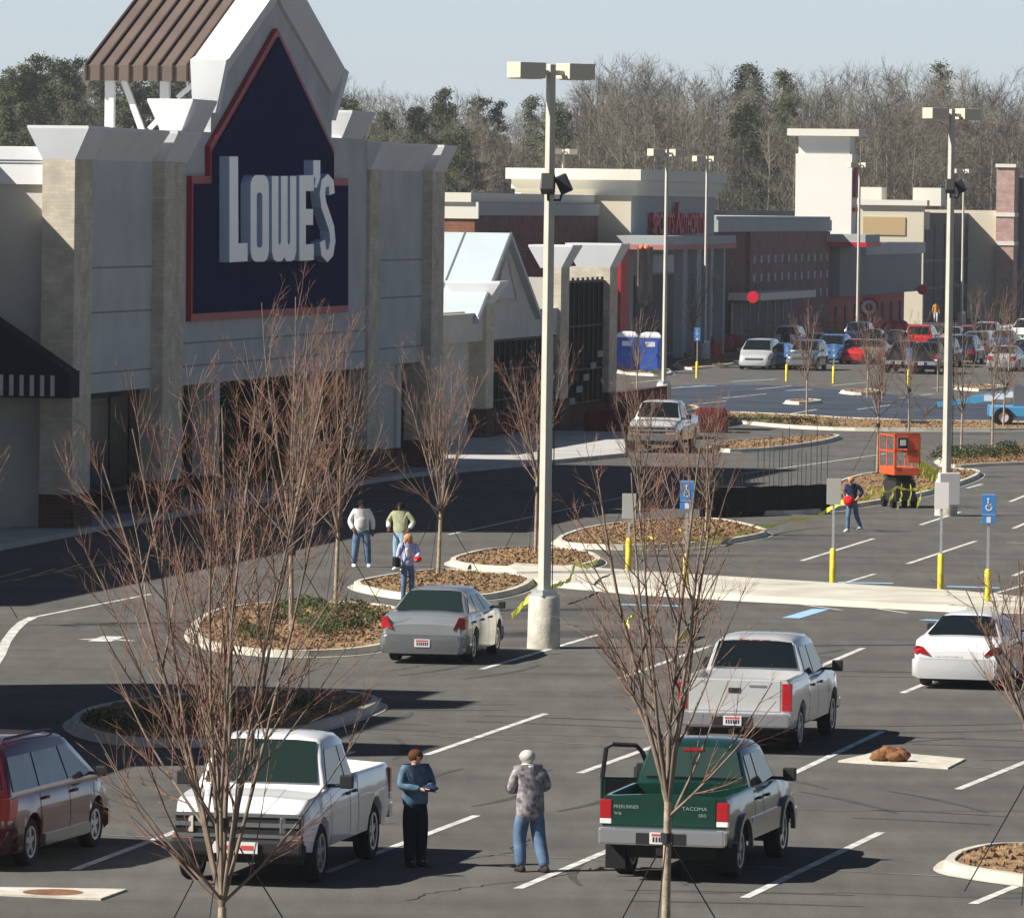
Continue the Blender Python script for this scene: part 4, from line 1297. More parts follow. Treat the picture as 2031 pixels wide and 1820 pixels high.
        for x, k in ((x1-.42, .965), (x1-.12, .90), (x1+.02, .80), (x1+.05, .70)):
            w_ = hw*k; z0 = K['low']+.02; z1 = .56
            rr.append([(x, y, z) for y, z in ((-w_, z0+.06), (-w_, z1-.03), (-w_+.05, z1), (w_-.05, z1), (w_, z1-.03), (w_, z0+.06), (w_-.06, z0), (-w_+.06, z0))])
        b.loft(rr); b.build('front_bumper', bmats, root, smooth=50)
    # lamps
    if lamps:
        zt = lerps(K['tops'], x0+.06)
        for sg in (1, -1):
            if isT:
                za, zc2 = K.get('tailz', (K['low']+.34, zt-.06)); tw_ = K.get('tailw', .16)
                b = MB(); y0_, y1_2 = sg*(hw*.985-tw_), sg*(hw*.985+.008)
                b.box(x0-.022, x0+.10, min(y0_, y1_2), max(y0_, y1_2), za+(zc2-za)*.22, zc2)
                tl = b.build('tail_lamp', M['tail'], root, bevel=.012)
                b = MB(); b.box(x0-.024, x0+.09, min(y0_, y1_2), max(y0_, y1_2), za, za+(zc2-za)*.21)
                b.build('reverse_lamp', M['reverse'] if not K.get('redlow') else M['tail'], tl, bevel=.01)
            else:
                shp = K.get('tail', [(.50, .66), (.90, .62), (.93, .80), (.86, .92), (.62, .90)])
                b = MB(); ys = [(sg*hw*a_, z_) for a_, z_ in shp]
                rr = []
                vs = []
                for (y, z) in ys:
                    f = max(0, (abs(y)/hw-.80)/.13)
                    xx = x0-.04+ (.07*f*f)
                    vs.append((xx, y, z))
                nn = len(vs); vs2 = [(x+.30, y*(1.015), z) for x, y, z in vs]
                b.add(vs+vs2, [list(range(nn)), list(range(2*nn-1, nn-1, -1))]+[(i, i+nn, (i+1) % nn+nn, (i+1) % nn) for i in range(nn)])
                b.build('tail_lamp', M['tail'], root, bevel=.012)
            # head lamps
            hz1 = lerps(K['tops'], x1-.12)-.05; hz0 = hz1-K.get('headh', .20 if isT else .17)
            b = MB(); hwk = K.get('headw', .38)
            ya = sg*hw*.90; yb2 = sg*(hw*.90-hwk)
            xh = x1-(.05 if not isT else -.05)
            b.add([(xh-.14, ya, hz0), (xh+.02, yb2, hz0), (xh+.02, yb2, hz1-.03), (xh-.14, ya, hz1), (xh-.4, ya, hz0), (xh-.4, yb2, hz0), (xh-.4, yb2, hz1-.03), (xh-.4, ya, hz1)],
                  [(0,1,2,3), (4,7,6,5), (0,4,5,1), (1,5,6,2), (2,6,7,3), (3,7,4,0)])
            hl = b.build('headlight', M['head'], root, bevel=.015)
            if isT:
                b = MB(); b.box(xh-.16, xh-.005, min(ya, yb2), max(ya, yb2), hz0-.09, hz0-.01); b.build('turn_lamp', M['amber'], hl, bevel=.01)
    # grille
    gz1 = lerps(K['tops'], x1-.12)-.05; gw = hw*.87 if isT else hw*.90-K.get('headw', .38)+.02; xg = x1-(.02 if not isT else .0)
    b = MB(); b.box(xg-.1, xg+.03, -gw, gw, gz1-(.40 if isT else .13), gz1); gr = b.build('grille', M['blacktrim'], root, bevel=.01)
    b = MB()
    if isT:
        b.box(xg+.03, xg+.05, -gw, gw, gz1-.17, gz1-.11); b.box(xg+.03, xg+.05, -gw, gw, gz1-.03, gz1+.02); b.box(xg+.03, xg+.05, -gw, gw, gz1-.32, gz1-.27)
    else: b.box(xg+.03, xg+.04, -gw, gw, gz1-.075, gz1-.05)
    b.build('grille_bar', K.get('gbar', M['chrome']), gr)
    if plate:
        if isT: px, pz = x0-.225, K['low']+.09
        else: px, pz = x0-.085, .36 if K.get('plate_low', True) else .66
        b = MB(); b.box(px, px+.02, -.16, .16, pz, pz+.16); pp = b.build('licence_plate', M['plate'], root)
        b = MB(); b.box(px-.004, px, -.13, .13, pz+.115, pz+.145); b.build('plate_lettering', M['platered'], pp)
        b = MB()
        for i in range(6): b.box(px-.004, px, -.125+i*.043, -.10+i*.043, pz+.03, pz+.10)
        b.build('plate_lettering', M['navy'], pp)
    if plate_front:
        px = x1+.125; pz = K['low']+.03
        for yy in (-.17, .17):
            b = MB(); b.box(px, px+.015, yy-.15, yy+.15, pz, pz+.16); pp = b.build('front_plate', M['plate'], root)
            b = MB(); b.box(px+.015, px+.02, yy-.09, yy+.09, pz+.05, pz+.11); b.build('plate_lettering', M['platered'], pp)
    return root, K

HU = math.pi/2-ANG          # heading along the lot, away from the viewer
def near(xl, yl, xr, yr, K, back=True):
    pass
def place_rear(x, y, rz, L, ov=0):
    """vehicle centre so that the middle of its rear (or near) end stands at photo point x,y"""
    g = G(x, y); d = Vector((math.cos(rz), math.sin(rz), 0))
    return g + d*(L/2+ov)

# silver sedan in front of the pole
vehicle('sedan', 'parked_car', 'silver four door sedan parked in front of the tall light pole base', 'car', M['silver'],
        place_rear(851, 1312, HU+R(1.5), 5.05, -.75), HU+R(1.5), group='cars in the near lot',
        o=dict(tail=[(.68, .72), (.95, .72), (.955, .96), (.82, .98)], glass=M['glassg'], plate_low=True))
r_, k_ = vehicle('coupe', 'parked_car', 'white rounded coupe with slim red tail lamps parked at the right', 'car', M['white'],
        place_rear(1908, 1362, HU-R(1.0), 4.85, -.75), HU-R(1.0), group='cars in the near lot',
        o=dict(tail=[(.58, .68), (.92, .69), (.97, .78), (.88, .86), (.74, .84)]), plate=False)
text('OLDSMOBILE', 'badge', M['greymet'], r_, -2.50, .42, .63, .035, .55, depth=.01, rot=(R(90), 0, R(-90)))
r_, k_ = vehicle('quadtruck', 'pickup_truck', 'silver quad cab pickup truck seen from behind with its tailgate closed', 'pickup truck', M['lsilver'],
        place_rear(1478, 1484, HU-R(.5), 5.8, -1.15), HU-R(.5), group='pickup trucks in the near lot',
        o=dict(rbump=M['chrome'], redlow=True, tgh=M['blacktrim']))
b = MB()
for i in range(3): b.box(-.83+i*.0, -.78, -.26+i*.19, -.12+i*.19, 1.80, 1.86)
b.build('brake_lamp', M['tail'], r_)
b = MB(); b.ball((0, 0, 0), (.02, .10, .10)); b.build('window_sticker', M['plate'], r_, loc=(-.87, -.12, 1.60))
b = MB(); b.box(-2.93, -2.91, -.55, -.25, 1.18, 1.21); b.build('tailgate_emblem', M['chrome'], r_)

# green pickup with its driver's door open
M['lettr'] = mat('faded_lettering', (.22, .30, .27), .5)
r_, k_ = vehicle('truck', 'pickup_truck', 'dark green pickup truck with grey lower sides and its left door hanging open', 'pickup truck', M['green'],
        place_rear(1345, 1735, HU-R(2.2), 5.3, -1.0), HU-R(2.2), group='pickup trucks in the near lot',
        o=dict(rbump=M['chrome'], glass=glassmat('clear_green_glass', (.03, .055, .046)), tgh=M['green']))
text('PRERUNNER', 'tailgate_lettering', M['lettr'], r_, -2.672, .72, 1.02, .05, .36, depth=.006, rot=(R(90), 0, R(-90)))
text('V6', 'tailgate_lettering', M['lettr'], r_, -2.672, .72, .93, .045, .11, depth=.006, rot=(R(90), 0, R(-90)))
text('TACOMA', 'tailgate_lettering', M['lettr'], r_, -2.672, -.26, 1.02, .05, .36, depth=.006, rot=(R(90), 0, R(-90)))
text('SR5', 'tailgate_lettering', M['lettr'], r_, -2.672, -.50, .93, .045, .11, depth=.006, rot=(R(90), 0, R(-90)))
hw = .93
for sg in (-1, 1):                                       # flares, cladding and mud flaps
    b = MB()
    for a in k_['ax']:
        ro, ri = .39*1.34, .39*1.15
        pts_o = [(a+ro*math.cos(t), .39+ro*math.sin(t)) for t in [math.pi*i/10 for i in range(11)]]
        pts_i = [(a+ri*math.cos(t), .39+ri*math.sin(t)) for t in [math.pi*i/10 for i in range(11)]]
        n = 11; y0_, y1_2 = sg*hw*.98, sg*(hw+.05)
        vs = [(x, y0_, z) for x, z in pts_o]+[(x, y0_, z) for x, z in pts_i]+[(x, y1_2, z) for x, z in pts_o]+[(x, y1_2, z) for x, z in pts_i]
        fs = []
        for i in range(n-1): fs += [(2*n+i, 2*n+i+1, 3*n+i+1, 3*n+i), (i, i+1, 2*n+i+1, 2*n+i), (n+i, 3*n+i, 3*n+i+1, n+i+1)]
        b.add(vs, fs)
    b.box(-1.08, 1.0, min(sg*hw*.96, sg*(hw+.025)), max(sg*hw*.96, sg*(hw+.025)), .50, .80)
    b.build('fender_flare', M['champ'], r_)
    b = MB(); b.box(-2.16, -2.12, min(sg*.66, sg*.95), max(sg*.66, sg*.95), .12, .52); b.build('mud_flap', M['rubber'], r_)
b = MB(); b.box(-.70, -.66, -.15, .15, 1.70, 1.74); b.build('brake_lamp', M['tail'], r_)
dr = empty('open_door', (.95, .92, 0), R(-62)); dr.parent = r_   # hinged at the front edge
b = MB()
fr = [(0, .50), (-.82, .50), (-.82, 1.18), (0, 1.16)]
b.prism(fr, -.03, .04); b.build('door_panel', M['green'], dr, bevel=.012)
b = MB(); b.prism([(-.02, .80), (-.78, .80), (-.78, 1.14), (-.02, 1.10)], -.07, -.03); b.build('door_lining', M['blacktrim'], dr)
b = MB(); b.tube([(-.02, .02, 1.14), (-.22, -.08, 1.54), (-.32, -.10, 1.64), (-.68, -.10, 1.66), (-.76, -.06, 1.60), (-.80, .0, 1.16)], .035, 6)
b.build('window_frame', M['blacktrim'], dr)
b = MB(); b.box(-.25, -.12, .05, .28, 1.12, 1.30); b.build('side_mirror', M['blacktrim'], dr, bevel=.02)

# white pickup facing the viewer
r_, k_ = vehicle('bigtruck', 'pickup_truck', 'white full size pickup truck facing the viewer behind the bare tree', 'pickup truck', M['white'],
        place_rear(500, 1745, HU+R(.5), 5.6, -.95), HU+R(.5)+math.pi, group='pickup trucks in the near lot', plate=False, plate_front=True,
        o=dict(fbump=M['blacktrim'], wglass=M['glassg'], gbar=M['greymet'], headw=.30, headh=.26))
b = MB(); b.box(2.80, 2.86, -.98, .98, .46, .60); b.build('front_air_dam', M['blacktrim'], r_)
# dark red minivan leaving the frame
r_, k_ = vehicle('minivan', 'parked_car', 'dark red minivan with grey lower sides cut off by the left edge', 'minivan', M['maroon'],
        place_rear(-66, 1712, HU+R(-3), 5.05, -1.0), HU-R(3), group='cars in the near lot',
        o=dict(glass=glassmat('blue_tint_glass', (.03, .05, .08)), bumper=M['maroon'], tail=[(.80, .72), (.96, .72), (.97, 1.02), (.86, 1.04)]))
b = MB()
for sg in (-1, 1): b.tube([(-1.9, sg*.62, 1.74), (-1.8, sg*.62, 1.82), (.3, sg*.62, 1.82), (.4, sg*.62, 1.76)], .022, 5)
b.build('roof_rail', M['blacktrim'], r_)
b = MB()
for sg in (-1, 1): b.box(-1.0, 1.1, min(sg*.96, sg*1.005), max(sg*.96, sg*1.005), .26, .42)
b.build('side_cladding', M['champ'], r_)

# silver pickup near the garden centre, facing the viewer
r_, k_ = vehicle('bigtruck', 'pickup_truck', 'silver pickup truck facing the viewer beside the red pallets', 'pickup truck', M['lsilver'],
        place_rear(1297, 897, HU+R(1), 5.6, -.6), HU+R(1)+math.pi, group='pickup trucks in the far lot', plate=False,
        o=dict(fbump=M['greymet']))
# far row of vehicles
far = [('minivan', M['lsilver'], 1497, 733, 1, 'silver minivan at the left end of the far row, facing the viewer', 'minivan'),
       ('sedan', M['navy'], 1537, 732, 1, 'dark blue sedan squeezed behind the silver minivan in the far row', 'car'),
       ('suv', M['greymet'], 1588, 735, 1, 'grey suv with pale roof in the far row behind a thin tree', 'suv'),
       ('suv', M['blue'], 1640, 722, 1, 'blue hatchback left of the small red sedan', 'car'),
       ('sedan', M['red'], 1690, 722, 1, 'small red sedan facing the viewer in the far row', 'car'),
       ('sedan', M['tan'], 1728, 722, 0, 'tan sedan between the red sedan and the black pickup', 'car'),
       ('truck', M['black'], 1785, 740, 0, 'black pickup truck seen from behind near the thin trees', 'pickup truck'),
       ('truck', M['black'], 1830, 742, 0, 'black pickup truck right of the other black pickup, nearest the tall pole', 'pickup truck'),
       ('minivan', M['red'], 1822, 698, 0, 'bright red minivan rising behind the black pickups', 'minivan'),
       ('suv', M['navy'], 1905, 722, 0, 'dark blue suv right of the tall cream light pole', 'suv'),
       ('suv', M['greymet'], 1935, 712, 0, 'dark grey suv left of the pale silver sedan', 'suv'),
       ('sedan', M['lsilver'], 1988, 736, 0, 'pale silver sedan with long red tail lamps near the right edge', 'car'),
       ('sedan', M['navy'], 2030, 722, 0, 'dark blue sedan cut by the right edge of the far row', 'car'),
       ('minivan', M['white'], 2030, 682, 1, 'white delivery van at the far right edge', 'van'),
       ('suv', M['lsilver'], 1560, 700, 0, 'pale suv behind the dark blue sedan in the second far row', 'suv'),
       ('sedan', M['black'], 1768, 700, 0, 'black sedan left of the bright red minivan', 'car'),
       ('sedan', M['greymet'], 1612, 708, 0, 'dark sedan in the second far row between the grey suv and the blue hatchback', 'car'),
       ('sedan', M['maroon'], 1725, 698, 0, 'dark red sedan in the second far row above the tan sedan', 'car'),
       ('suv', M['black'], 1862, 728, 0, 'black suv between the black pickups and the tall cream pole', 'suv'),
       ('sedan', M['lsilver'], 1880, 692, 1, 'pale sedan in the second far row just left of the tall cream pole', 'car'),
       ('sedan', M['red'], 1912, 690, 0, 'red sedan in the second far row right of the tall cream pole', 'car'),
       ('sedan', M['blue'], 1985, 700, 0, 'blue sedan directly above the pale silver sedan near the right edge', 'car'),
       ('suv', M['navy'], 1700, 690, 0, 'dark suv behind the small red sedan', 'suv'),
       ('suv', M['lsilver'], 1950, 690, 1, 'pale wagon in the second far row by the right hand trees', 'suv')]
for kd, pm, x, y, facing, lab, cat in far:
    rz = HU+R(rnd.uniform(-2, 2))
    vehicle(kd, 'pickup_truck' if 'truck' in kd else 'parked_car', lab, cat, pm, place_rear(x, y, rz, 4.8, -.3), rz+(math.pi if facing else 0),
            group='vehicles in the far rows', plate=not facing)
# ------------------------------------------------------------------ people
def skinmesh(name, nodes, edges, mats, parent, lvl=2, root=0, loc=None):
    me = bpy.data.meshes.new(name)
    me.from_pydata([n[0] for n in nodes], edges, [])
    o = bpy.data.objects.new(name, me); col.objects.link(o)
    md = o.modifiers.new('s', 'SKIN'); md.use_smooth_shade = True; md.branch_smoothing = .3
    if not me.skin_vertices:
        bm = bmesh.new(); bm.from_mesh(me); bm.verts.layers.skin.verify(); bm.to_mesh(me); bm.free()
    sv = me.skin_vertices[0].data
    for i, n in enumerate(nodes):
        r = n[1]; sv[i].radius = r if isinstance(r, tuple) else (r, r)
        sv[i].use_root = (i == root)
    sb = o.modifiers.new('b', 'SUBSURF'); sb.levels = lvl; sb.render_levels = lvl
    dg = bpy.context.evaluated_depsgraph_get()
    nm = bpy.data.meshes.new_from_object(o.evaluated_get(dg))
    bpy.data.objects.remove(o); nm.name = name
    nm.materials.clear(); nm.materials.append(mats)
    for p in nm.polygons: p.use_smooth = True; p.material_index = 0
    ob = bpy.data.objects.new(name, nm); col.objects.link(ob)
    if parent: ob.parent = parent
    return ob
SK = {'fair': mat('skin_fair', (.55, .32, .23), .6), 'dark': mat('skin_dark', (.15, .075, .05), .6)}
def clothm(n, c, **k): return mat(n, c, .9, **k)
def person(label, x, y, rz, h, skin, top, legs, shoes, hair, pose, hairstyle='short', loose=1.0, skirt=0, cap=None, hood=None, sleeves=None):
    """faces local -y"""
    root = empty('person', G(x, y) , rz, label, 'person', 'people walking on the lot')
    k = h/1.75
    P_ = dict(pel=(0, 0, .93), waist=(0, .0, 1.08), chest=(0, .0, 1.30), neck=(0, .0, 1.48), head=(0, -.01, 1.56), crown=(0, .0, 1.66),
              shL=(.19, 0, 1.42), shR=(-.19, 0, 1.42), elL=(.25, .02, 1.15), elR=(-.25, .02, 1.15), haL=(.25, -.08, .90), haR=(-.25, -.08, .90),
              hipL=(.09, 0, .88), hipR=(-.09, 0, .88), knL=(.10, -.02, .50), knR=(-.10, -.02, .50), anL=(.11, .03, .09), anR=(-.11, .03, .09))
    P_.update(pose)
    V = {a: Vector(c)*k for a, c in P_.items()}
    def nd(a, r): return (V[a], r*k if not isinstance(r, tuple) else (r[0]*k, r[1]*k))
    # body: one continuous skinned surface with hands and fingers
    N_ = [nd('pel', (.13, .10)), nd('waist', (.13, .09)), nd('chest', (.135, .09)), nd('neck', .055), nd('head', .092), (V['crown'], .075*k),
          nd('shL', .055), nd('elL', .040), nd('haL', .028), nd('shR', .055), nd('elR', .040), nd('haR', .028),
          nd('hipL', .085), nd('knL', .058), nd('anL', .040), nd('hipR', .085), nd('knR', .058), nd('anR', .040)]
    E_ = [(0,1),(1,2),(2,3),(3,4),(4,5),(2,6),(6,7),(7,8),(2,9),(9,10),(10,11),(0,12),(12,13),(13,14),(0,15),(15,16),(16,17)]
    for a, e_, idx in (('haL', 'elL', 8), ('haR', 'elR', 11)):
        d = (V[a]-V[e_]).normalized(); sd_ = d.cross(Vector((0, 0, 1)))
        sd_ = sd_.normalized() if sd_.length > .2 else Vector((0, 1, 0))
        pi = len(N_); N_.append((V[a]+d*.055*k, (.034*k, .018*k))); E_.append((idx, pi))
        curl = Vector((0, -1, -.2)).normalized()
        for j, (of, ln) in enumerate(((-.026, .062), (-.009, .075), (.009, .070), (.026, .055))):
            b0 = V[a]+d*.085*k+sd_*of*k
            i0 = len(N_); N_.append((b0, .0095*k)); N_.append((b0+(d*.8+curl*.35)*ln*.55*k, .0085*k)); N_.append((b0+(d*.9+curl*.8)*ln*.85*k, .0075*k))
            E_ += [(pi, i0), (i0, i0+1), (i0+1, i0+2)]
        i0 = len(N_); N_.append((V[a]+d*.03*k-sd_*.038*k, .0105*k)); N_.append((V[a]+d*.065*k-sd_*.055*k+curl*.02*k, .009*k))
        E_ += [(pi, i0), (i0, i0+1)]
    for s_, an in (('L', 14), ('R', 17)):
        i0 = len(N_); N_.append((V['an'+s_]+Vector((0, -.10, -.045))*k, .032*k)); E_.append((an, i0))
    # nose
    hd = V['head']; f = Vector((0, -1, 0))
    i0 = len(N_); N_.append((hd+Vector((0, -.098, .0))*k, .016*k)); E_.append((4, i0))
    for s_ in (-1, 1):
        i0 = len(N_); N_.append((hd+Vector((s_*.092, .005, .01))*k, .016*k)); E_.append((4, i0))
    body = skinmesh('body', N_, E_, skin, root, lvl=1)
    b = MB()
    for s_ in (-1, 1): b.ball(hd+Vector((s_*.032, -.086, .022))*k, .010*k)
    b.build('eyes', M['darkmetal'], root)
    b = MB(); b.ball(hd+Vector((0, -.088, -.042))*k, (.022*k, .008*k, .006*k)); b.build('mouth', M['platered'], root)
    # trousers
    lo = loose
    T = [nd('pel', (.125*min(lo, 1.1), .105*min(lo, 1.1))), nd('hipL', .10*lo), nd('knL', .078*lo), nd('anL', .062*lo), nd('hipR', .10*lo), nd('knR', .078*lo), nd('anR', .062*lo)]
    T[0] = (T[0][0]+Vector((0, 0, .0))*k, T[0][1])
    T[3] = (T[3][0]-Vector((0, 0, .035))*k, T[3][1]); T[6] = (T[6][0]-Vector((0, 0, .035))*k, T[6][1])
    T.append((V['pel'].lerp(V['waist'], 1.2), (.11*k, .09*k)))
    skinmesh('trousers', T, [(0,1),(1,2),(2,3),(0,4),(4,5),(5,6),(0,7)], legs, root)
    # top
    J = [nd('chest', (.18*lo, .13)), nd('waist', (.165*lo, .125)), (V['pel']+Vector((0, 0, -.10+skirt))*k, (.175*lo*k, .155*k)), nd('shL', .078), nd('elL', .070), (V['elL'].lerp(V['haL'], .86), .054*k),
         nd('shR', .078), nd('elR', .070), (V['elR'].lerp(V['haR'], .86), .054*k), (V['neck']-Vector((0, 0, .005))*k, .068*k), (V['chest'].lerp(V['neck'], .5), (.15*k, .11*k))]
    tp = skinmesh('jacket', J, [(0,1),(1,2),(10,3),(3,4),(4,5),(10,6),(6,7),(7,8),(0,10),(10,9)], top, root)
    if sleeves:
        for a, c in (('elL', 'haL'), ('elR', 'haR')):
            skinmesh('sleeve', [(V[a].lerp(V['sh'+a[-1]], .4), .070*k), (V[a], .068*k), (V[a].lerp(V[c], .88), .056*k)], [(0,1),(1,2)], sleeves, root)
    # shoes
    b = MB()
    for s_ in 'LR':
        a = V['an'+s_]
        b.loft([[(a.x+yy*k, a.y+xx*k, max(a.z-.09*k, 0)+zz*k) for yy, zz in ((-w_, .005), (w_, .005), (w_, hh*.6), (w_*.5, hh), (-w_*.5, hh), (-w_, hh*.6))]
                for xx, w_, hh in ((.09, .035, .07), (.05, .045, .10), (-.05, .048, .095), (-.13, .05, .06), (-.19, .03, .04))])
    b.build('shoes', shoes, root, smooth=50)
    # hair / cap
    hb = MB()
    if cap:
        hb.ball(hd+Vector((0, .008, .045))*k, (.112*k, .122*k, .098*k), 12, 8)
        hb.build('cap', cap, root, smooth=80)
        b = MB(); b.ball(hd+Vector((0, -.13, .045))*k, (.075*k, .08*k, .012*k), 10, 4); b.build('cap_brim', cap, root, smooth=80)
    elif hairstyle == 'long':
        hb.ball(hd+Vector((0, .025, .03))*k, (.118*k, .115*k, .115*k), 12, 8, jit=.08)
        hb.ball(hd+Vector((.075, .03, -.06))*k, (.05*k, .06*k, .11*k), 8, 6, jit=.15); hb.ball(hd+Vector((-.075, .03, -.06))*k, (.05*k, .06*k, .11*k), 8, 6, jit=.15)
        hb.ball(hd+Vector((0, .07, -.06))*k, (.09*k, .05*k, .11*k), 8, 6, jit=.15)
        hb.build('hair', hair, root, smooth=80)
    else:
        hb.ball(hd+Vector((0, .02, .04))*k, (.108*k, .112*k, .10*k), 12, 8, jit=.05)
        hb.build('hair', hair, root, smooth=80)
    if hood:
        b = MB(); b.lathe([(.09*k, 0), (.12*k, .02*k), (.115*k, .07*k), (.08*k, .09*k)], 14, 'z', V['neck']-Vector((0, -.01, .05))*k); b.build('hood', hood, root, smooth=80)
    return root, V, k

denim = clothm('blue_denim', (.14, .22, .34), c2=(.07, .12, .20), vscale=7)
denim2 = clothm('light_denim', (.25, .36, .48), var=.25, vscale=6)
navyp = clothm('navy_trousers', (.012, .016, .03))
djac = clothm('denim_jacket', (.12, .20, .28), c2=(.03, .06, .10), vscale=5)
plaid = clothm('plaid_shirt', (.42, .38, .38), c2=(.10, .09, .12), vscale=14)
greyc = clothm('grey_cloth', (.48, .48, .44), var=.15, vscale=6)
whitec = clothm('white_cloth', (.74, .74, .74), var=.08, vscale=8)
lav = clothm('pale_blue_jacket', (.42, .46, .66), var=.2, vscale=8)
olive = clothm('olive_sweater', (.34, .35, .22), var=.15, vscale=9)
navyt = clothm('navy_top', (.02, .03, .07))
redc = clothm('red_cloth', (.70, .02, .02))
blackc = clothm('black_cloth', (.015, .015, .016))
brownh = mat('brown_hair', (.09, .035, .015), .8); blackh = mat('black_hair', (.012, .01, .01), .8); blond = mat('blond_hair', (.50, .27, .13), .8)
shoeb = mat('dark_shoe', (.04, .03, .025), .7); shoew = mat('white_shoe', (.75, .75, .75), .7)

# man 1: denim jacket, arms folded in front
rt_, V, k = person('person in a denim jacket and navy trousers standing beside the white pickup with hands clasped', 822, 1718, R(30), 1.74, SK['fair'], djac, navyp, shoeb, brownh,
    dict(elL=(.27, -.02, 1.17), haL=(.06, -.27, 1.16), elR=(-.27, -.02, 1.17), haR=(.0, -.28, 1.13), anL=(.10, 0, .09), anR=(-.08, .0, .09)), loose=1.30, skirt=-.06)
b = MB(); b.ball((0, 0, 0), (.10, .16, .05), 10, 6, jit=.2); b.build('cap_in_hand', navyt, rt_, loc=V['haL']+Vector((.0, -.05, .0)))
# man 2: plaid shirt, grey cap, seen from behind
rt_, V, k = person('person in a grey cap, white hood and plaid shirt walking away in blue jeans', 1050, 1728, R(180+22), 1.78, SK['fair'], plaid, denim, shoeb, brownh,
    dict(pel=(0, 0, .93), chest=(.0, -.05, 1.30), neck=(.0, -.10, 1.47), head=(0, -.14, 1.56), crown=(0, -.13, 1.66), elL=(.28, -.04, 1.16), haL=(.10, -.30, 1.12), elR=(-.30, -.06, 1.17), haR=(-.08, -.32, 1.12),
         shL=(.20, -.06, 1.40), shR=(-.20, -.06, 1.40), hipL=(.09, 0, .88), knL=(.12, -.10, .50), anL=(.12, -.02, .09), knR=(-.13, .0, .50), anR=(-.17, .16, .09)), cap=greyc, hood=whitec, loose=1.34, skirt=-.14)
# couple
rt_, V, k = person('person in an open white jacket over a grey shirt walking beside the planter', 716, 1124, R(10), 1.80, SK['dark'], whitec, denim, shoew, blackh,
    dict(elL=(.30, .02, 1.15), haL=(.28, -.05, .90), elR=(-.30, .04, 1.15), haR=(-.22, -.12, .92), hipL=(.12, 0, .88), hipR=(-.12, 0, .88), knL=(.15, -.04, .5), anL=(.19, .0, .09), knR=(-.15, -.02, .5), anR=(-.18, .04, .09)), loose=1.30, skirt=-.05)
skinmesh('shirt', [(V['chest']+Vector((0, -.075, 0)), (.13, .09)), (V['waist']+Vector((0, -.075, 0)), (.15, .09)), (V['pel']+Vector((0, -.07, -.02)), (.16, .09))], [(0,1),(1,2)], greyc, rt_)
rt_, V, k = person('person in an olive sweater with white sleeves walking beside the one in white jacket', 793, 1130, R(-25), 1.82, SK['dark'], olive, denim2, shoew, blackh,
    dict(elL=(.36, .04, 1.20), haL=(.30, -.16, 1.02), elR=(-.36, .06, 1.20), haR=(-.24, -.18, 1.04), knL=(.10, -.05, .5), knR=(-.10, .0, .5)), loose=1.25, sleeves=whitec)
# woman with red cup
rt_, V, k = person('person with curly blond hair in a pale blue jacket and jeans holding something red', 808, 1192, R(14), 1.66, SK['fair'], lav, denim, shoeb, blond,
    dict(elL=(.27, -.04, 1.18), haL=(.16, -.26, 1.10), elR=(-.24, .04, 1.16), haR=(-.22, -.10, .94)), hairstyle='long', loose=1.02)
skinmesh('white_top', [(V['chest']+Vector((-.05, -.075, .06)), (.05, .07)), (V['waist']+Vector((-.04, -.075, 0)), (.07, .075))], [(0,1)], whitec, rt_)
b = MB(); b.ball((0, 0, 0), (.10, .07, .075), 10, 7); b.build('red_purse', redc, rt_, loc=V['haL']+Vector((.02, -.05, -.02)), bevel=0)
b = MB(); b.box(-.06, .06, -.16, .16, -.12, .12); b.build('shoulder_bag', blackc, rt_, loc=V['haR']+Vector((-.09, .05, .05)), bevel=.03)
b = MB(); b.tube([V['shR']+Vector((.05, -.06, .06)), V['chest']+Vector((-.17, -.12, -.05)), V['haR']+Vector((-.08, .0, .16))], .014, 5); b.build('bag_strap', blackc, rt_)
# walking woman, navy top
rt_, V, k = person('person in a navy top and jeans striding past the orange lift with a red bag', 1690, 1054, R(-35), 1.68, SK['fair'], navyt, denim, shoew, blond,
    dict(elL=(.30, .10, 1.20), haL=(.22, -.06, 1.05), elR=(-.26, .0, 1.18), haR=(-.06, -.22, 1.12), knL=(.08, .10, .52), anL=(.10, .34, .14), knR=(-.06, -.16, .50), anR=(-.06, -.16, .09),
         chest=(0, -.05, 1.30), neck=(0, -.09, 1.47), head=(0, -.11, 1.56), crown=(0, -.10, 1.66)), hairstyle='short')
b = MB(); b.ball((0, 0, 0), (.17, .12, .15), 12, 8); b.build('red_handbag', redc, rt_, loc=V['haR']+Vector((.06, -.02, -.16)))
b = MB(); b.ball((0, 0, 0), (.15, .06, .11), 10, 6, jit=.2); b.build('red_jacket_end', redc, rt_, loc=V['pel']+Vector((-.18, .06, .06)))
# figures far off
for x, y, lab, tp_, h_, hr in ((1585, 712, 'person in white standing by the grey suv in the far lot', whitec, 1.7, 'short'),
                    (1557, 708, 'person in a black coat beside the one in white in the far lot', blackc, 1.75, 'short'),
                    (1856, 640, 'person in an orange vest under a red disc at the far store', clothm('orange_vest', (.65, .28, .04)), 1.8, 'short')):
    person(lab, x, y, R(rnd.uniform(-40, 40)), h_, SK['fair'], tp_, whitec if 'orange' in lab else denim, shoeb, blackh, dict(knL=(.1, -.08, .5), anR=(-.1, .15, .12)))

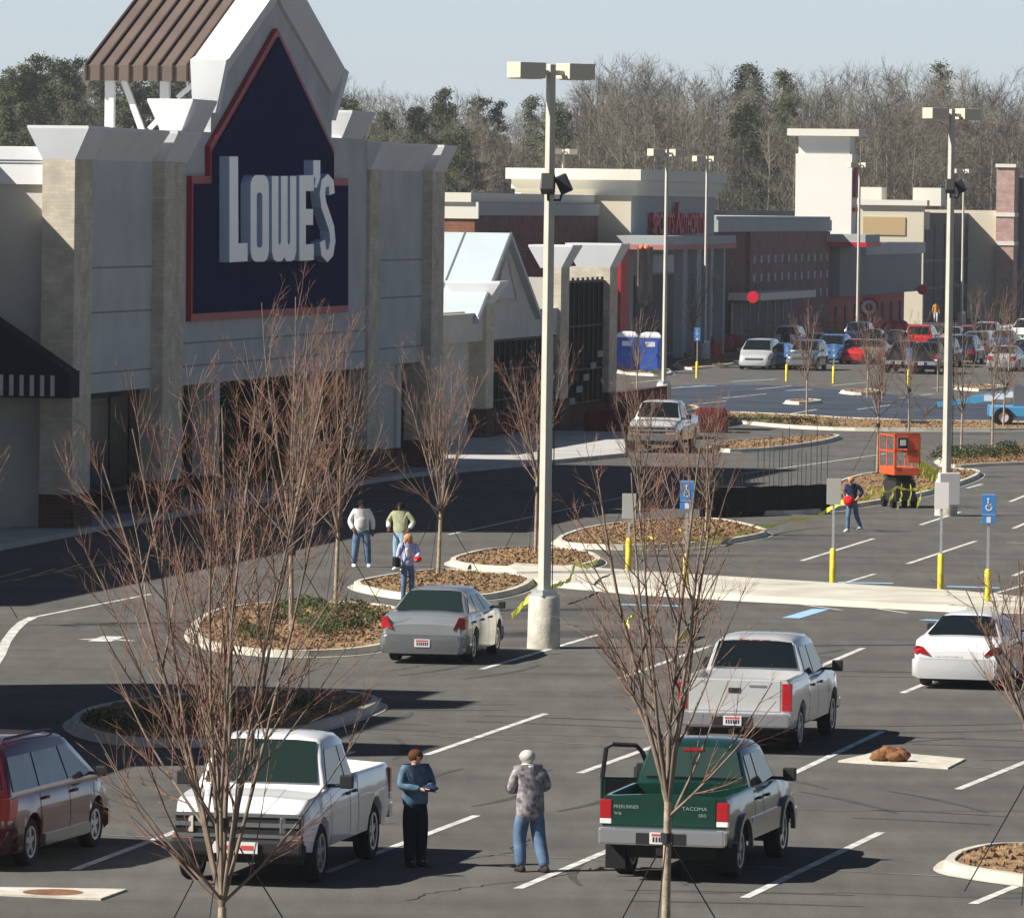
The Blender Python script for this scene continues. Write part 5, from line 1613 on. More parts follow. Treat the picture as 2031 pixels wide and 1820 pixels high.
# ------------------------------------------------------------------ light poles
def light_pole(x, y, ytop, label, floods=False, heads=2, base=True, rz=R(38), z0=0, fl_z=.75, label2=None, sc_=1):
    g = G(x, y); s = ppm(x, y); hp = (y-ytop)/s
    root = empty('light_pole', (g.x, g.y, 0), rz, label, 'light pole', 'parking lot light poles')
    hb = 1.12
    b = MB(); b.lathe([(.36, 0), (.355, .12), (.335, hb-.05), (.30, hb), (0, hb)], 22)
    b.build('concrete_base', M['basecon'], root, smooth=40)
    b = MB(); r0_, r1_ = .105*sc_, .075*sc_
    b.loft([[(a*r, c*r, z) for a, c in ((-1,-1),(1,-1),(1,1),(-1,1))] for r, z in ((r0_, hb-.02), (r1_, hp-.05))])
    b.build('pole', M['pole'], root, bevel=.02)
    b = MB(); b.box(-.24, .24, -.24, .24, hb, hb+.04); b.box(-.2, .2, -.2, .2, hb+.04, hb+.14)
    b.build('base_plate', M['galv'], root)
    for sg in ((1, -1) if heads == 2 else (1,)):
        b = MB(); b.box(min(sg*.1, sg*.34), max(sg*.1, sg*.34), -.05, .05, hp-.28, hp-.18)
        x0_, x1_2 = (.32, 1.02) if sg > 0 else (-1.02, -.32)
        hd_ = b.build('lamp_arm', M['pole'], root)
        b = MB(); b.box(x0_, x1_2, -.24, .24, hp-.36, hp-.02); h_ = b.build('lamp_head', M['fixture'], root, bevel=.02)
        b = MB(); b.box(x0_+.06, x1_2-.06, -.19, .19, hp-.375, hp-.36); b.build('lamp_lens', M['lens'], h_)
    if floods:
        for sg in (1, -1):
            z = hp*fl_z
            b = MB(); b.tube([(0, 0, z-.25), (sg*.16, -.16, z-.25), (sg*.2, -.2, z-.05)], .03, 5); fb_ = b.build('flood_bracket', M['darkmetal'], root)
            b = MB(); Mx = Matrix.Translation((sg*.22, -.22, z+.1)) @ Matrix.Rotation(R(45*sg), 4, 'Z') @ Matrix.Rotation(R(-25), 4, 'X')
            b.box(-.15, .15, -.12, .14, -.2, .2, M=Mx); b.build('flood_lamp', M['darkmetal'], root, bevel=.03)
        b = MB(); b.tube([(.12, -.12, hb), (.12, -.12, hp*.5)], .012, 4); b.build('conduit', M['darkmetal'], root)
    return root
light_pole(1078, 1285, 124, 'tall cream light pole with twin heads and two floodlights in the middle of the lot', floods=True, fl_z=.785)
light_pole(1876, 1022, 214, 'tall cream light pole at the right with a white box strapped low on it', floods=True, fl_z=.80)
light_pole(1316, 808, 295, 'light pole rising behind the silver pickup near the portable toilets', sc_=.8)
light_pole(1397, 716, 309, 'light pole on the planter strip right of the portable toilets', sc_=.8)
light_pole(1700, 684, 322, 'light pole in the far row in front of the white tower', sc_=.8)
light_pole(1907, 648, 335, 'light pole in front of the dark shop row', sc_=.8)
light_pole(1112, 690, 295, 'light pole standing behind the garden centre roof', sc_=.8)
light_pole(1567, 580, 357, 'small light pole behind the brick discount store left of the white tower', sc_=.7, heads=1)
light_pole(1507, 560, 262, 'very thin tall light pole in front of the far pines', sc_=.5, heads=1) if False else None
g = G(1876, 1022)
b = MB(); b.box(-.33, .33, -.12, .12, 0, 1.0); o = b.build('utility_box', M['plate'], bevel=.02, loc=(g.x+.05, g.y-.55, .35), rz=R(12))
tag(o, 'white box hanging on the base of the right hand light pole', 'box')

# ------------------------------------------------------------------ sign posts
def sign_post(x, y, ytop, label, back, yb=True, frame=None, two=True, grp='bay signs on yellow based posts'):
    g = G(x, y); s = ppm(x, y); hp = (y-ytop)/s
    root = empty('sign_post', (g.x, g.y, .0), -ANG*0, label, 'sign', grp)
    b = MB(); b.lathe([(.075, 0), (.075, .88), (.05, .93), (0, .94)], 12); b.build('yellow_bollard', M['paint_yellow'], root, smooth=40)
    b = MB(); b.box(-.03, .03, -.02, .02, .9, hp-.02); b.build('post', M['galv'], root)
    if back:
        b = MB(); b.box(-.18, .18, -.045, -.03, hp-.66, hp); b.build('sign_plate', back, root, bevel=.006)
    else:
        b = MB(); b.box(-.17, .17, -.05, -.035, hp-.52, hp); pl_ = b.build('sign_plate', signblue, root, bevel=.006)
        b = MB(); b.box(-.155, .155, -.053, -.051, hp-.51, hp-.50); b.box(-.155, .155, -.053, -.051, hp-.03, hp-.02)
        # wheelchair symbol
        b.lathe([(.055, -.056), (.085, -.056), (.085, -.052), (.055, -.052)], 16, 'y', (.0, 0, hp-.33), close=True)
        b.box(-.035, -.005, -.056, -.052, hp-.30, hp-.16); b.lathe([(0, -.056), (.028, -.056), (.028, -.052), (0, -.052)], 10, 'y', (-.02, 0, hp-.13))
        b.box(-.03, .05, -.056, -.052, hp-.26, hp-.24); b.box(.04, .065, -.056, -.052, hp-.34, hp-.24)
        b.build('wheelchair_symbol', trim, pl_)
        b = MB(); b.box(-.17, .17, -.05, -.035, hp-.72, hp-.54); p2 = b.build('lower_plate', signblue, root, bevel=.006)
        b = MB(); b.box(-.05, .05, -.055, -.051, hp-.70, hp-.56); b.build('plate_mark', trim, p2)
    return root
signblue = mat('sign_blue', (.06, .22, .55), .5)
sback = mat('sign_back_grey', (.42, .42, .38), .6, metal=.2)
sign_post(1246, 1138, 978, 'sign post with a grey sign back, left of the four near the kerb', sback)
sign_post(1360, 1172, 952, 'sign post with a blue wheelchair sign in front of the round planter', None)
sign_post(1651, 1160, 948, 'sign post with a grey sign back beside the striding person', sback)
sign_post(1865, 1172, 956, 'sign post with a bright white sign back below the right light pole', M['plate'])
sign_post(1958, 1205, 978, 'sign post with a blue wheelchair sign above the white coupe', None)
for x, y, yt, l in ((1382, 750, 650, 'leftmost blue wheelchair sign of the far row'), (1560, 756, 682, 'far blue wheelchair sign in front of the dark blue sedan'),
                    (1653, 760, 682, 'far blue wheelchair sign left of the small red sedan'), (1802, 765, 690, 'far blue wheelchair sign in front of the black pickups'),
                    (1777, 668, 600, 'small far blue sign beside the red store front') ):
    sign_post(x, y, yt, l, None) if y > 700 else None

# ------------------------------------------------------------------ portable toilets
pblue = mat('toilet_blue', (.035, .10, .42), .5, var=.15, vscale=2)
def toilet(x, y, label):
    g = G(x, y); root = empty('portable_toilet', (g.x, g.y+.6, 0), -ANG*.3, label, 'portable toilet', 'blue portable toilets')
    b = MB(); b.box(-.58, .58, -.6, .6, .08, 2.0); b.build('cabin', pblue, root, bevel=.03)
    b = MB(); b.box(-.45, .45, -.63, -.6, .15, 1.88); dd = b.build('door', pblue, root, bevel=.01)
    b = MB(); b.box(-.28, .28, -.64, -.63, 1.5, 1.78); b.build('door_notice', trim, dd)
    b = MB(); b.box(.34, .40, -.66, -.63, .95, 1.1); b.build('handle', M['darkmetal'], dd)
    b = MB(); b.loft([[(sx*w_, sy*w_, z) for sx, sy in ((-1,-1),(1,-1),(1,1),(-1,1))] for w_, z in ((.61, 2.0), (.60, 2.12), (.50, 2.26), (.3, 2.32))]); b.build('roof', trim, root, bevel=.02)
    b = MB(); b.box(-.56, .56, -.58, .58, 0, .08); b.build('skid', M['darkmetal'], root)
toilet(1244, 738, 'blue portable toilet with a white roof, nearest the garden centre')
toilet(1290, 740, 'blue portable toilet with a white roof, nearest the light pole')

# ------------------------------------------------------------------ orange lift
org = mat('orange_paint', (.72, .11, .03), .45, coat=.3); 
g = G(1786, 1008); root = empty('scissor_lift', (g.x, g.y+.9, 0), R(12), 'orange scissor lift standing on the planter tip beside the right light pole', 'lift')
b = MB(); b.box(-.33, .33, -.8, .8, .22, .85); b.build('chassis', M['darkmetal'], root, bevel=.02)
b = MB()
for i in range(4): 
    b.box(-.30, .30, -.75, .75, .86+i*.045, .885+i*.045)
b.build('folded_scissors', M['blacktrim'], root)
for sx in (-1, 1):
    for sy in (-1, 1):
        b = MB(); b.lathe([(.10, -.06), (.19, -.07), (.19, .07), (.10, .06)], 16, 'x', (sx*.34, sy*.55, .19), close=True); b.lathe([(0, -.05), (.12, -.05), (.12, .05), (0, .05)], 12, 'x', (sx*.34, sy*.55, .19)); b.build('wheel', M['rubber'], root)
b = MB(); b.box(-.42, .42, -.9, .9, 1.05, 1.30); b.build('platform', org, root, bevel=.02)
b = MB(); b.box(.02, .42, -.92, -.80, 1.45, 2.4); b.build('side_panel', org, root, bevel=.02)
b = MB(); b.box(-.42, -.34, -.92, -.84, 1.3, 2.35); b.box(-.42, .42, -.92, -.86, 2.28, 2.40); b.box(-.42, .42, -.92, -.86, 1.78, 1.86)
for sy in (-.9, .88):
    for z in (1.8, 2.3):
        b.tube([(-.42, sy, z), (.42, sy, z)], .025, 5)
for sx in (-.42, .42):
    for z in (1.8, 2.3): b.tube([(sx, -.9, z), (sx, .9, z)], .025, 5)
    for sy in (-.88, 0, .88): b.tube([(sx, sy, 1.3), (sx, sy, 2.32)], .022, 5)
b.build('guard_rail', org, root)
b = MB(); b.box(-.3, .0, -.95, -.86, 1.9, 2.25); b.build('control_box', M['darkmetal'], root, bevel=.01)
b = MB(); b.box(-.24, -.06, -.97, -.945, 2.0, 2.18); b.build('control_label', M['plate'], root)

# ------------------------------------------------------------------ blue boom lift at the right edge
sky_b = mat('sky_blue_paint', (.08, .34, .62), .45, coat=.3)
g = G(2035, 848); root = empty('boom_lift', (g.x, g.y+1.2, 0), 0, 'sky blue telescopic boom lift with its boom stretched low toward a grey basket', 'lift')
s = ppm(2035, 848)
def bl(px, py): return ((px-2035)/s, (848-py)/s)
b = MB(); x0_, z0_ = bl(1965, 828); x1_2, z1_ = bl(2110, 806)
b.box(x0_, x1_2, -1.1, 1.1, z0_, z1_); b.build('chassis', sky_b, root, bevel=.05)
for px in (1990, 2085):
    for sy in (-1, 1):
        x_, z_ = bl(px, 830); b = MB(); b.lathe([(.22, -.18), (.42, -.18), (.44, -.1), (.44, .1), (.42, .18), (.22, .18)], 24, 'y', (x_, sy*1.15, .44), close=True)
        wh = b.build('wheel', M['rubber'], root, smooth=40)
        b = MB(); b.lathe([(0, -.14), (.24, -.14), (.24, .14), (0, .14)], 18, 'y', (x_, sy*1.15, .44)); b.build('rim', M['plate'], wh)
b = MB(); x0_, z0_ = bl(2010, 806); b.box(x0_, x0_+2.4, -.8, .8, z0_, z0_+.9); b.build('turntable', M['greymet'], root, bevel=.05)
b = MB(); pa = bl(1862, 806); pb = bl(1930, 796); pc = bl(2090, 768)
b.tube([(pa[0], 0, pa[1]), (pb[0], 0, pb[1])], .15, 4); b.tube([(pb[0], 0, pb[1]), (pc[0], 0, pc[1])], .22, 4)
bo = b.build('boom', sky_b, root)
b = MB()
for t in (.15, .28, .41, .54):
    x_ = pb[0]+(pc[0]-pb[0])*t; z_ = pb[1]+(pc[1]-pb[1])*t; b.box(x_, x_+.45, -.25, -.22, z_-.12, z_+.14)
b.build('boom_mark', trim, bo)
b = MB(); xk, zk = bl(1812, 815)
for z in (zk-.5, zk+.0, zk+.55):
    for sy in (-.9, .9): b.tube([(xk-.55, sy, z), (xk+.55, sy, z)], .03, 4)
    for sx in (-.55, .55): b.tube([(xk+sx, -.9, z), (xk+sx, .9, z)], .03, 4)
for sx in (-.55, 0, .55):
    for sy in (-.9, .9): b.tube([(xk+sx, sy, zk-.5), (xk+sx, sy, zk+.55)], .025, 4)
b.box(xk-.55, xk+.55, -.9, .9, zk-.56, zk-.5); b.tube([(xk+.5, 0, zk-.3), (pa[0], 0, pa[1])], .10, 4)
b.build('basket', M['greymet'], root)

# red covered pallets, discs at the store
redtarp = mat('red_tarp', (.10, .008, .012), .8, var=.3, vscale=2)
for x, y, w_, lab in ((1212, 862, 2.2, 'dark red wrapped pallet left of the silver pickup'), (1412, 858, 1.3, 'dark red wrapped pallet right of the silver pickup')):
    g = G(x, y); b = MB()
    b.loft([[(sx*w_/2*k_, sy*.9*k_, z) for sx, sy in ((-1,-1),(1,-1),(1,1),(-1,1))] for k_, z in ((1, .02), (1.02, .5), (.98, .9), (.85, 1.02))])
    tag(b.build('wrapped_pallet', redtarp, bevel=.08, loc=(g.x, g.y+.6, 0)), lab, 'pallet')
for x, y, lab in ((1418, 700, 'first'), (1438, 698, 'second'), (1456, 696, 'third')):
    g = G(x, y); b = MB(); b.ball((0, 0, .55), .58, 16, 10); o = b.build('ball_bollard', fred, smooth=80, loc=g)
    tag(o, f'{lab} red ball bollard from the left in front of the brick store', 'bollard', 'red ball bollards')
for i, x in enumerate((1733, 1752, 1770, 1788)):
    g = G(x, 664); b = MB(); b.ball((0, 0, .55), .58, 16, 10)
    tag(b.build('ball_bollard', fred, smooth=80, loc=g), 'red ball bollard in the line before the red store entrance', 'bollard', 'red ball bollards at the entrance')
for i, x in enumerate((1384, 1395, 1416, 1425)):
    g = G(x, 712); b = MB(); b.lathe([(.22, 0), (.20, .7), (.24, 1.0), (.12, 1.05), (0, 1.05)], 12)
    tag(b.build('traffic_drum', mat('drum_red', (.6, .03, .04), .6) if i == 0 else bpy.data.materials['drum_red'], smooth=40, loc=g), 'small red drum near the light pole at the brick store', 'drum', 'red drums by the far pole')

# slabs, bundle, scrap
def slab(px, lab_):
    pl = gpoly(px); b = MB(); n = len(pl)
    b.add([(x, y, .03) for x, y in pl]+[(x, y, 0) for x, y in pl], [list(range(n))]+[(i, n+i, n+(i+1) % n, (i+1) % n) for i in range(n)])
    o = b.build('concrete_slab', M['basecon']); o['kind'] = 'structure'
slab([(1662, 1511), (1745, 1492), (1915, 1507), (1880, 1525)], ''); slab([(-20, 1775), (0, 1762), (252, 1766), (200, 1785)], '')
g = G(1768, 1512); root = MB()
rnd.seed(3)
for (dx, dy, dz, r) in ((-.22, 0, .12, .17), (.0, .03, .15, .20), (.2, -.02, .14, .16), (.05, -.1, .10, .16), (-.1, .05, .24, .13), (.16, .04, .25, .11), (-.34, .02, .07, .09)):
    root.ball((dx*.85, dy, dz*.7), (r*.95, r*.9, r*.66), 12, 8, jit=.3)
tag(root.build('burlap_bundle', mat('brown_burlap', (.27, .13, .06), .95, c2=(.13, .06, .03), vscale=6, bump=.6, bscale=18), smooth=60, loc=(g.x, g.y, .03)), 'lumpy brown burlap bundle lying on the white slab', 'bundle')
g = G(105, 1773); b = MB(); b.lathe([(0, .036), (.40, .036), (.42, .032)], 20); o = b.build('manhole_cover', mat('rusty_iron', (.20, .10, .06), .8, var=.3, vscale=8), loc=(g.x, g.y, 0)); tag(o, 'rusty round manhole cover set in the pale slab', 'manhole cover')

# caution tape
def tape(pts, label, wd=.075, sag=.0):
    wd *= 1.5
    P3 = [G(x, y, z) if z < 5 else None for x, y, z in pts]
    P3 = [atd(x, yy, G(x, yb).y) for x, yy, yb in [(a, c, d) for a, c, d in pts]] if len(pts[0]) == 3 and pts[0][2] > 5 else P3
    b = MB(); vs = []; prev = None
    for i in range(len(P3)-1):
        for s_ in range(6):
            t = s_/6; p = P3[i].lerp(P3[i+1], t); p = p-Vector((0, 0, sag*4*t*(1-t)))
            a = rnd.uniform(-1.3, 1.3); vv = Vector((math.sin(a)*.4, 0, math.cos(a)))*wd/2
            vs.append(p-vv); vs.append(p+vv)
    p = P3[-1]; vs += [p-Vector((0, 0, wd/2)), p+Vector((0, 0, wd/2))]
    n = len(vs)//2
    b.add(vs, [(2*i, 2*i+1, 2*i+3, 2*i+2) for i in range(n-1)])
    tag(b.build('caution_tape', M['tape'], norm=False), label, 'tape', 'yellow caution tape')
# (x, y on picture, ground y beneath)
tape([(1015, 1222, 1238), (1040, 1195, 1238), (1058, 1178, 1240), (1070, 1168, 1242)], 'yellow tape hanging off the left of the big concrete pole base', wd=.11)
tape([(1088, 1168, 1200), (1110, 1158, 1192), (1130, 1150, 1184), (1140, 1118, 1170), (1165, 1124, 1160), (1185, 1112, 1150)], 'yellow tape running from the big pole base over the planter', wd=.09)
tape([(1236, 1092, 1118), (1300, 1070, 1098), (1360, 1062, 1090), (1420, 1068, 1084), (1500, 1040, 1064), (1570, 1028, 1050), (1640, 1012, 1044)], 'yellow tape across the round planter between the sign posts', wd=.07, sag=.12)
tape([(1640, 1012, 1046), (1668, 996, 1050), (1690, 992, 1052)], 'yellow tape from the sign post to the striding person', wd=.1)
for i, (x, y, y2, w2) in enumerate(((1728, 978, 962, 1722), (1745, 985, 965, 1752), (1770, 972, 992, 1764), (1788, 962, 1008, 1780), (1806, 962, 1000, 1800), (1826, 965, 1006, 1818), (1716, 990, 970, 1740))):
    tape([(x, y, 1035), ((x+w2)/2+4, (y+y2)/2, 1035), (w2, y2, 1035)], 'loose yellow tape end hanging before the orange lift', wd=.10)
tape([(1700, 990, 1035), (1740, 972, 1035), (1780, 965, 1035), (1830, 964, 1035), (1866, 960, 1035)], 'yellow tape strung below the orange lift to the white sign', wd=.07, sag=.1)
for i in range(16):
    x0_ = 1812+i*4; tape([(x0_, 908+i*2.4, 1000), (x0_+14, 918+i*2.6, 1000), (x0_+6, 938+i*2, 1000)], 'bunched yellow tape heaped between the orange lift and the pole', wd=.13)
for i, pp in enumerate(([(1262, 1075, 1082), (1285, 1066, 1074), (1300, 1072, 1080)], [(1322, 1060, 1068), (1345, 1052, 1060), (1360, 1058, 1066)],
        [(1395, 1068, 1078), (1420, 1056, 1066), (1436, 1048, 1058)], [(1380, 1046, 1052), (1405, 1042, 1048)], [(1440, 1062, 1068), (1468, 1050, 1056)])):
    tape(pp, 'loose length of yellow tape lying on the straw of the round planter', wd=.10)
tape([(1338, 1272, 1276), (1355, 1260, 1272), (1376, 1244, 1262)], 'scrap of yellow tape on the asphalt above the silver pickup', wd=.13)
tape([(1248, 1244, 1250), (1243, 1230, 1248), (1258, 1220, 1246)], 'small curl of yellow tape left of the wheelchair sign', wd=.07)

# tall posts with an upright black sheet behind the round planter
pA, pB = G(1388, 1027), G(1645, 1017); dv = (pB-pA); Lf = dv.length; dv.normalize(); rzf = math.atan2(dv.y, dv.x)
root = empty('post_fence', pA, rzf, 'black fabric fence with tall thin posts between the round planter and the striding person', 'fence')
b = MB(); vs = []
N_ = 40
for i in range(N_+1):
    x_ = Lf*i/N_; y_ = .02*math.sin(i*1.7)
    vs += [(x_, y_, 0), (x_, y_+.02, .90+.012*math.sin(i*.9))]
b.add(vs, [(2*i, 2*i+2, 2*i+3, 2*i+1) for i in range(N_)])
b.build('black_sheet', blackc, root, norm=False)
g_ = random.Random(8)
for i in range(26):
    x_ = Lf*(.04+.94*i/25)+g_.uniform(-.06, .06); hp_ = g_.uniform(1.0, 1.35) if x_ < Lf*.42 else g_.uniform(1.9, 2.9)
    b = MB(); b.tube([(x_, .06, 0), (x_+g_.uniform(-.05, .05), .06, hp_)], .011, 4); b.build('fence_post', M['darkmetal'], root)
# ------------------------------------------------------------------ trees
def young_tree(seed, h, h0, nlead=6, spread=24, r=.055, dens=1.0, twigmul=1.0):
    """returns trunk, crown, twigs meshes (height h, clear trunk h0)"""
    g = random.Random(seed)
    tk, cr, tw = MB(), MB(), MB()
    top = Vector((g.uniform(-.05, .05), g.uniform(-.05, .05), h0))
    tk.tube([(0, 0, 0), top*.5, top], [r, r*.86, r*.78], 8)
    def grow(p, d, ln, rad, lv):
        n = 5 if lv < 2 else 3
        pts = [p]; dd = d.copy()
        for i in range(n):
            dd = (dd + Vector((g.uniform(-.07, .07), g.uniform(-.07, .07), .085 if lv else .06))).normalized()
            pts.append(pts[-1]+dd*ln/n)
        rads = [rad*(1-.72*i/n) for i in range(n+1)]
        (cr if lv < 2 else tw).tube(pts, rads, 5 if lv < 2 else 3, cap=False)
        if lv >= 3: return
        k = [8, 5, 3][lv]*dens
        k = int(k)+(1 if g.random() < k-int(k) else 0)
        for j in range(k):
            t = (.14+.78*(j+g.random()*.8)/k) if lv == 0 else g.uniform(.12, .92)
            idx = min(n-1, int(t*n)); q = pts[idx].lerp(pts[idx+1], t*n-idx)
            ax = (pts[idx+1]-pts[idx]).normalized()
            o = ax.orthogonal(); o.rotate(Matrix.Rotation(g.uniform(0, 6.28), 3, ax))
            an = R(g.uniform(22, 42))
            nd_ = (ax*math.cos(an)+o.normalized()*math.sin(an)).normalized()
            grow(q, nd_, ln*(1-.55*t)*g.uniform(.38, .62), max(.0035, rads[idx]*.55), lv+1)
    for i in range(nlead):
        a = 2*math.pi*(i+g.uniform(-.3, .3))/nlead
        an = R(g.uniform(.35, 1.0)*spread) if i else R(4)
        d = Vector((math.cos(a)*math.sin(an), math.sin(a)*math.sin(an), math.cos(an)))
        q = top*g.uniform(.90, 1.0) if i < 3 else top
        ln = (h-h0)*g.uniform(.78, 1.02)*(1.0-.25*math.sin(an))
        grow(q, d, ln, r*g.uniform(.42, .62), 0)
    for i in range(4):                                  # low side limbs
        a = g.uniform(0, 6.28); d = Vector((math.cos(a)*.75, math.sin(a)*.75, .62)).normalized()
        grow(top*g.uniform(.82, .98)+Vector((0, 0, .1)), d, (h-h0)*g.uniform(.3, .48), r*.34, 1)
    return (tk.mesh('trunk', M['bark'], smooth=80, norm=False), cr.mesh('branches', M['branch'], smooth=80, norm=False), tw.mesh('twigs', M['twig'], smooth=80, norm=False))
def put_tree(ms, loc, rz, label, group, s=1.0, name='bare_tree', cat='tree', wires=False):
    root = empty(name, loc, rz, label, cat, group); root.scale = (s, s, s)
    par = root
    for k, me in enumerate(ms):
        o = bpy.data.objects.new(me.name.split('.')[0], me); col.objects.link(o); o.parent = par if k < 2 else cr_
        if k == 1: cr_ = o
    if wires:
        b = MB()
        for a in (20, 140, 260):
            b.tube([(0, 0, 1.75), (math.cos(R(a))*1.1, math.sin(R(a))*1.1, .05)], .011, 4)
        b.build('guy_wire', M['darkmetal'], root)
        b = MB(); b.lathe([(.07, 1.68), (.075, 1.8)], 8); b.build('tie_band', M['darkmetal'], root)
    return root
GT = 'young bare trees in the planters'
def tree_at(x, y, ytop, seed, label, h0f=.27, spread=24, nlead=6, r=.055, dens=1.0, z=.1, wires=True, rz=0):
    g = G(x, y); s = ppm(x, y); h = (y-ytop)/s
    put_tree(young_tree(seed, h, h*h0f, nlead, spread, r, dens), (g.x, g.y, z), rz, label, GT, wires=wires)
tree_at(440, 1925, 690, 11, 'bare multi stemmed tree in front of the white pickup, its fork at the bottom edge', h0f=.09, spread=19, nlead=10, r=.065, dens=1.15)
tree_at(1318, 1960, 850, 5, 'bare tree with a straight pale trunk in front of the green pickup', h0f=.32, spread=17, nlead=6, r=.06, dens=1.1)
tree_at(2042, 1800, 1050, 9, 'bare tree cut by the right edge below the white coupe', h0f=.42, spread=36, nlead=6, r=.06, dens=1.1)
tree_at(578, 1262, 545, 21, 'tallest bare tree on the near planter left of the silver sedan', h0f=.26, spread=17, nlead=7, r=.06)
tree_at(665, 1212, 660, 22, 'slim bare tree on the near planter beside the person in white jacket', h0f=.27, spread=16, nlead=6, r=.055)
tree_at(869, 1148, 665, 23, 'bare tree with wide low limbs behind the silver sedan', h0f=.25, spread=20, nlead=6, r=.055)
tree_at(1062, 1104, 650, 24, 'bare tree directly behind the tall light pole', h0f=.33, spread=20, nlead=6, r=.05)
tree_at(1270, 1070, 720, 25, 'bare tree on the round planter left of the blue wheelchair sign', h0f=.2, spread=25, nlead=6, r=.045)
tree_at(1400, 1062, 760, 26, 'low bare tree on the round planter right of the blue wheelchair sign', h0f=.2, spread=28, nlead=6, r=.04)
tree_at(1740, 945, 640, 27, 'bare tree just left of the orange lift', h0f=.38, spread=22, nlead=5, r=.05)
tree_at(1803, 860, 620, 28, 'thin bare tree rising behind the orange lift', h0f=.3, spread=22, nlead=5, r=.045)
for i, (x, y, yt) in enumerate(((1600, 828, 590), (1262, 800, 600), (1372, 716, 520), (1425, 700, 520), (1906, 905, 610), (1968, 895, 545), (1930, 700, 560), (2000, 760, 580),
                                (1720, 792, 600), (1750, 800, 640), (1990, 850, 640), (1860, 780, 640))):
    labs = ['thin bare tree in the long far planter behind the silver pickup', 'thin bare tree in front of the portable toilets', 'bare tree left of the far light pole at the brick store',
            'bare tree right of the far light pole at the brick store', 'bare tree right of the tall right hand pole', 'reddish bare tree near the right edge on the shrub planter',
            'reddish bare tree among the parked cars at the right', 'reddish bare tree at the far right edge above the blue lift', 'thin bare tree left of centre in the far lot islands',
            'thin bare tree beside the far lot island, in front of the red sedan', 'thin bare tree in front of the blue boom lift', 'small bare tree behind the tall right hand pole']
    tree_at(x, y, yt, 40+i % 4, labs[i], h0f=.3, spread=20, nlead=5, r=.05, dens=.8, wires=False, rz=i*1.3)
tree_at(-60, 1240, 760, 31, 'bare tree whose twigs reach in from the left edge', h0f=.3, spread=30, nlead=6, r=.05)

# shrubs
def shrub_mesh(seed, m='shrub', n=260, rx=.45, rz_=.35):
    g = random.Random(seed); b = MB()
    for _ in range(n):
        a = g.uniform(0, 6.28); t = g.random()**.5; ph = g.uniform(0, 1.5)
        c = Vector((math.cos(a)*rx*t*math.cos(ph*.6), math.sin(a)*rx*t*math.cos(ph*.6), .03+rz_*math.sin(ph)*g.uniform(.3, 1)))
        d = Vector((g.uniform(-1, 1), g.uniform(-1, 1), g.uniform(.1, 1))).normalized()*g.uniform(.05, .12)
        o = d.orthogonal().normalized()*g.uniform(.015, .035)
        b.add([c-o, c+o, c+d], [(0, 1, 2)])
    return b.mesh('shrub', M[m], norm=False)
sms = [shrub_mesh(i) for i in range(3)]
def shrubs(lst, label, group, s=1.0, meshes=sms):
    for i, (x, y) in enumerate(lst):
        o = bpy.data.objects.new('shrub', meshes[i % len(meshes)]); col.objects.link(o); o.location = G(x, y, .12)
        k = s*rnd.uniform(.8, 1.25); o.scale = (k, k, k); o.rotation_euler = (0, 0, rnd.uniform(0, 6))
        tag(o, label, 'shrub', group)
shrubs([(470,1250),(495,1262),(520,1270),(545,1235),(600,1205),(625,1210),(650,1222),(600,1238),(625,1246),(650,1240),(680,1216),(705,1213),(640,1262),(665,1256),(690,1250),(715,1245),(740,1236),(560,1212),(580,1222)],
       'low green shrub on the straw bed of the planter beside the silver sedan', 'shrubs on the near planter', .78)
shrubs([(1425,832),(1450,834),(1478,837),(1510,838),(1540,840),(1575,842),(1610,843),(1650,845)], 'small dark shrub in the long far planter strip', 'shrubs in the far strip', .9)
shrubs([(1865,915),(1890,908),(1915,910),(1940,905),(1965,908),(1990,903),(2015,905),(1880,902),(1900,900),(1925,896),(1955,897),(2000,893)], 'green shrub on the planter at the right behind the tall pole', 'shrubs on the right planter', 1.0)
shrubs([(1232,803),(1250,806),(1360,815),(1235,738),(1300,742)], 'small shrub on the strip by the portable toilets', 'shrubs by the toilets', .8)
shrubs([(200,1440),(240,1450),(300,1440),(380,1430),(450,1440),(520,1425),(600,1410)], 'shaded shrub on the dark planter at the left', 'shrubs on the shaded planter', .9)
gms = [shrub_mesh(20+i, 'goldshrub', 500, 1.2, 1.9) for i in range(2)]
for i, (x, y) in enumerate(((1488, 694), (1502, 693), (1516, 692), (1532, 691), (1548, 690), (1562, 689), (1650, 676), (1664, 675), (1678, 674))):
    o = bpy.data.objects.new('golden_bush', gms[i % 2]); col.objects.link(o); o.location = G(x, y, .1); k = rnd.uniform(.8, 1.1); o.scale = (k, k, k); o.rotation_euler = (0, 0, i)
    tag(o, 'golden brown bush in the bed along the brick store front', 'bush', 'golden bushes at the brick store')

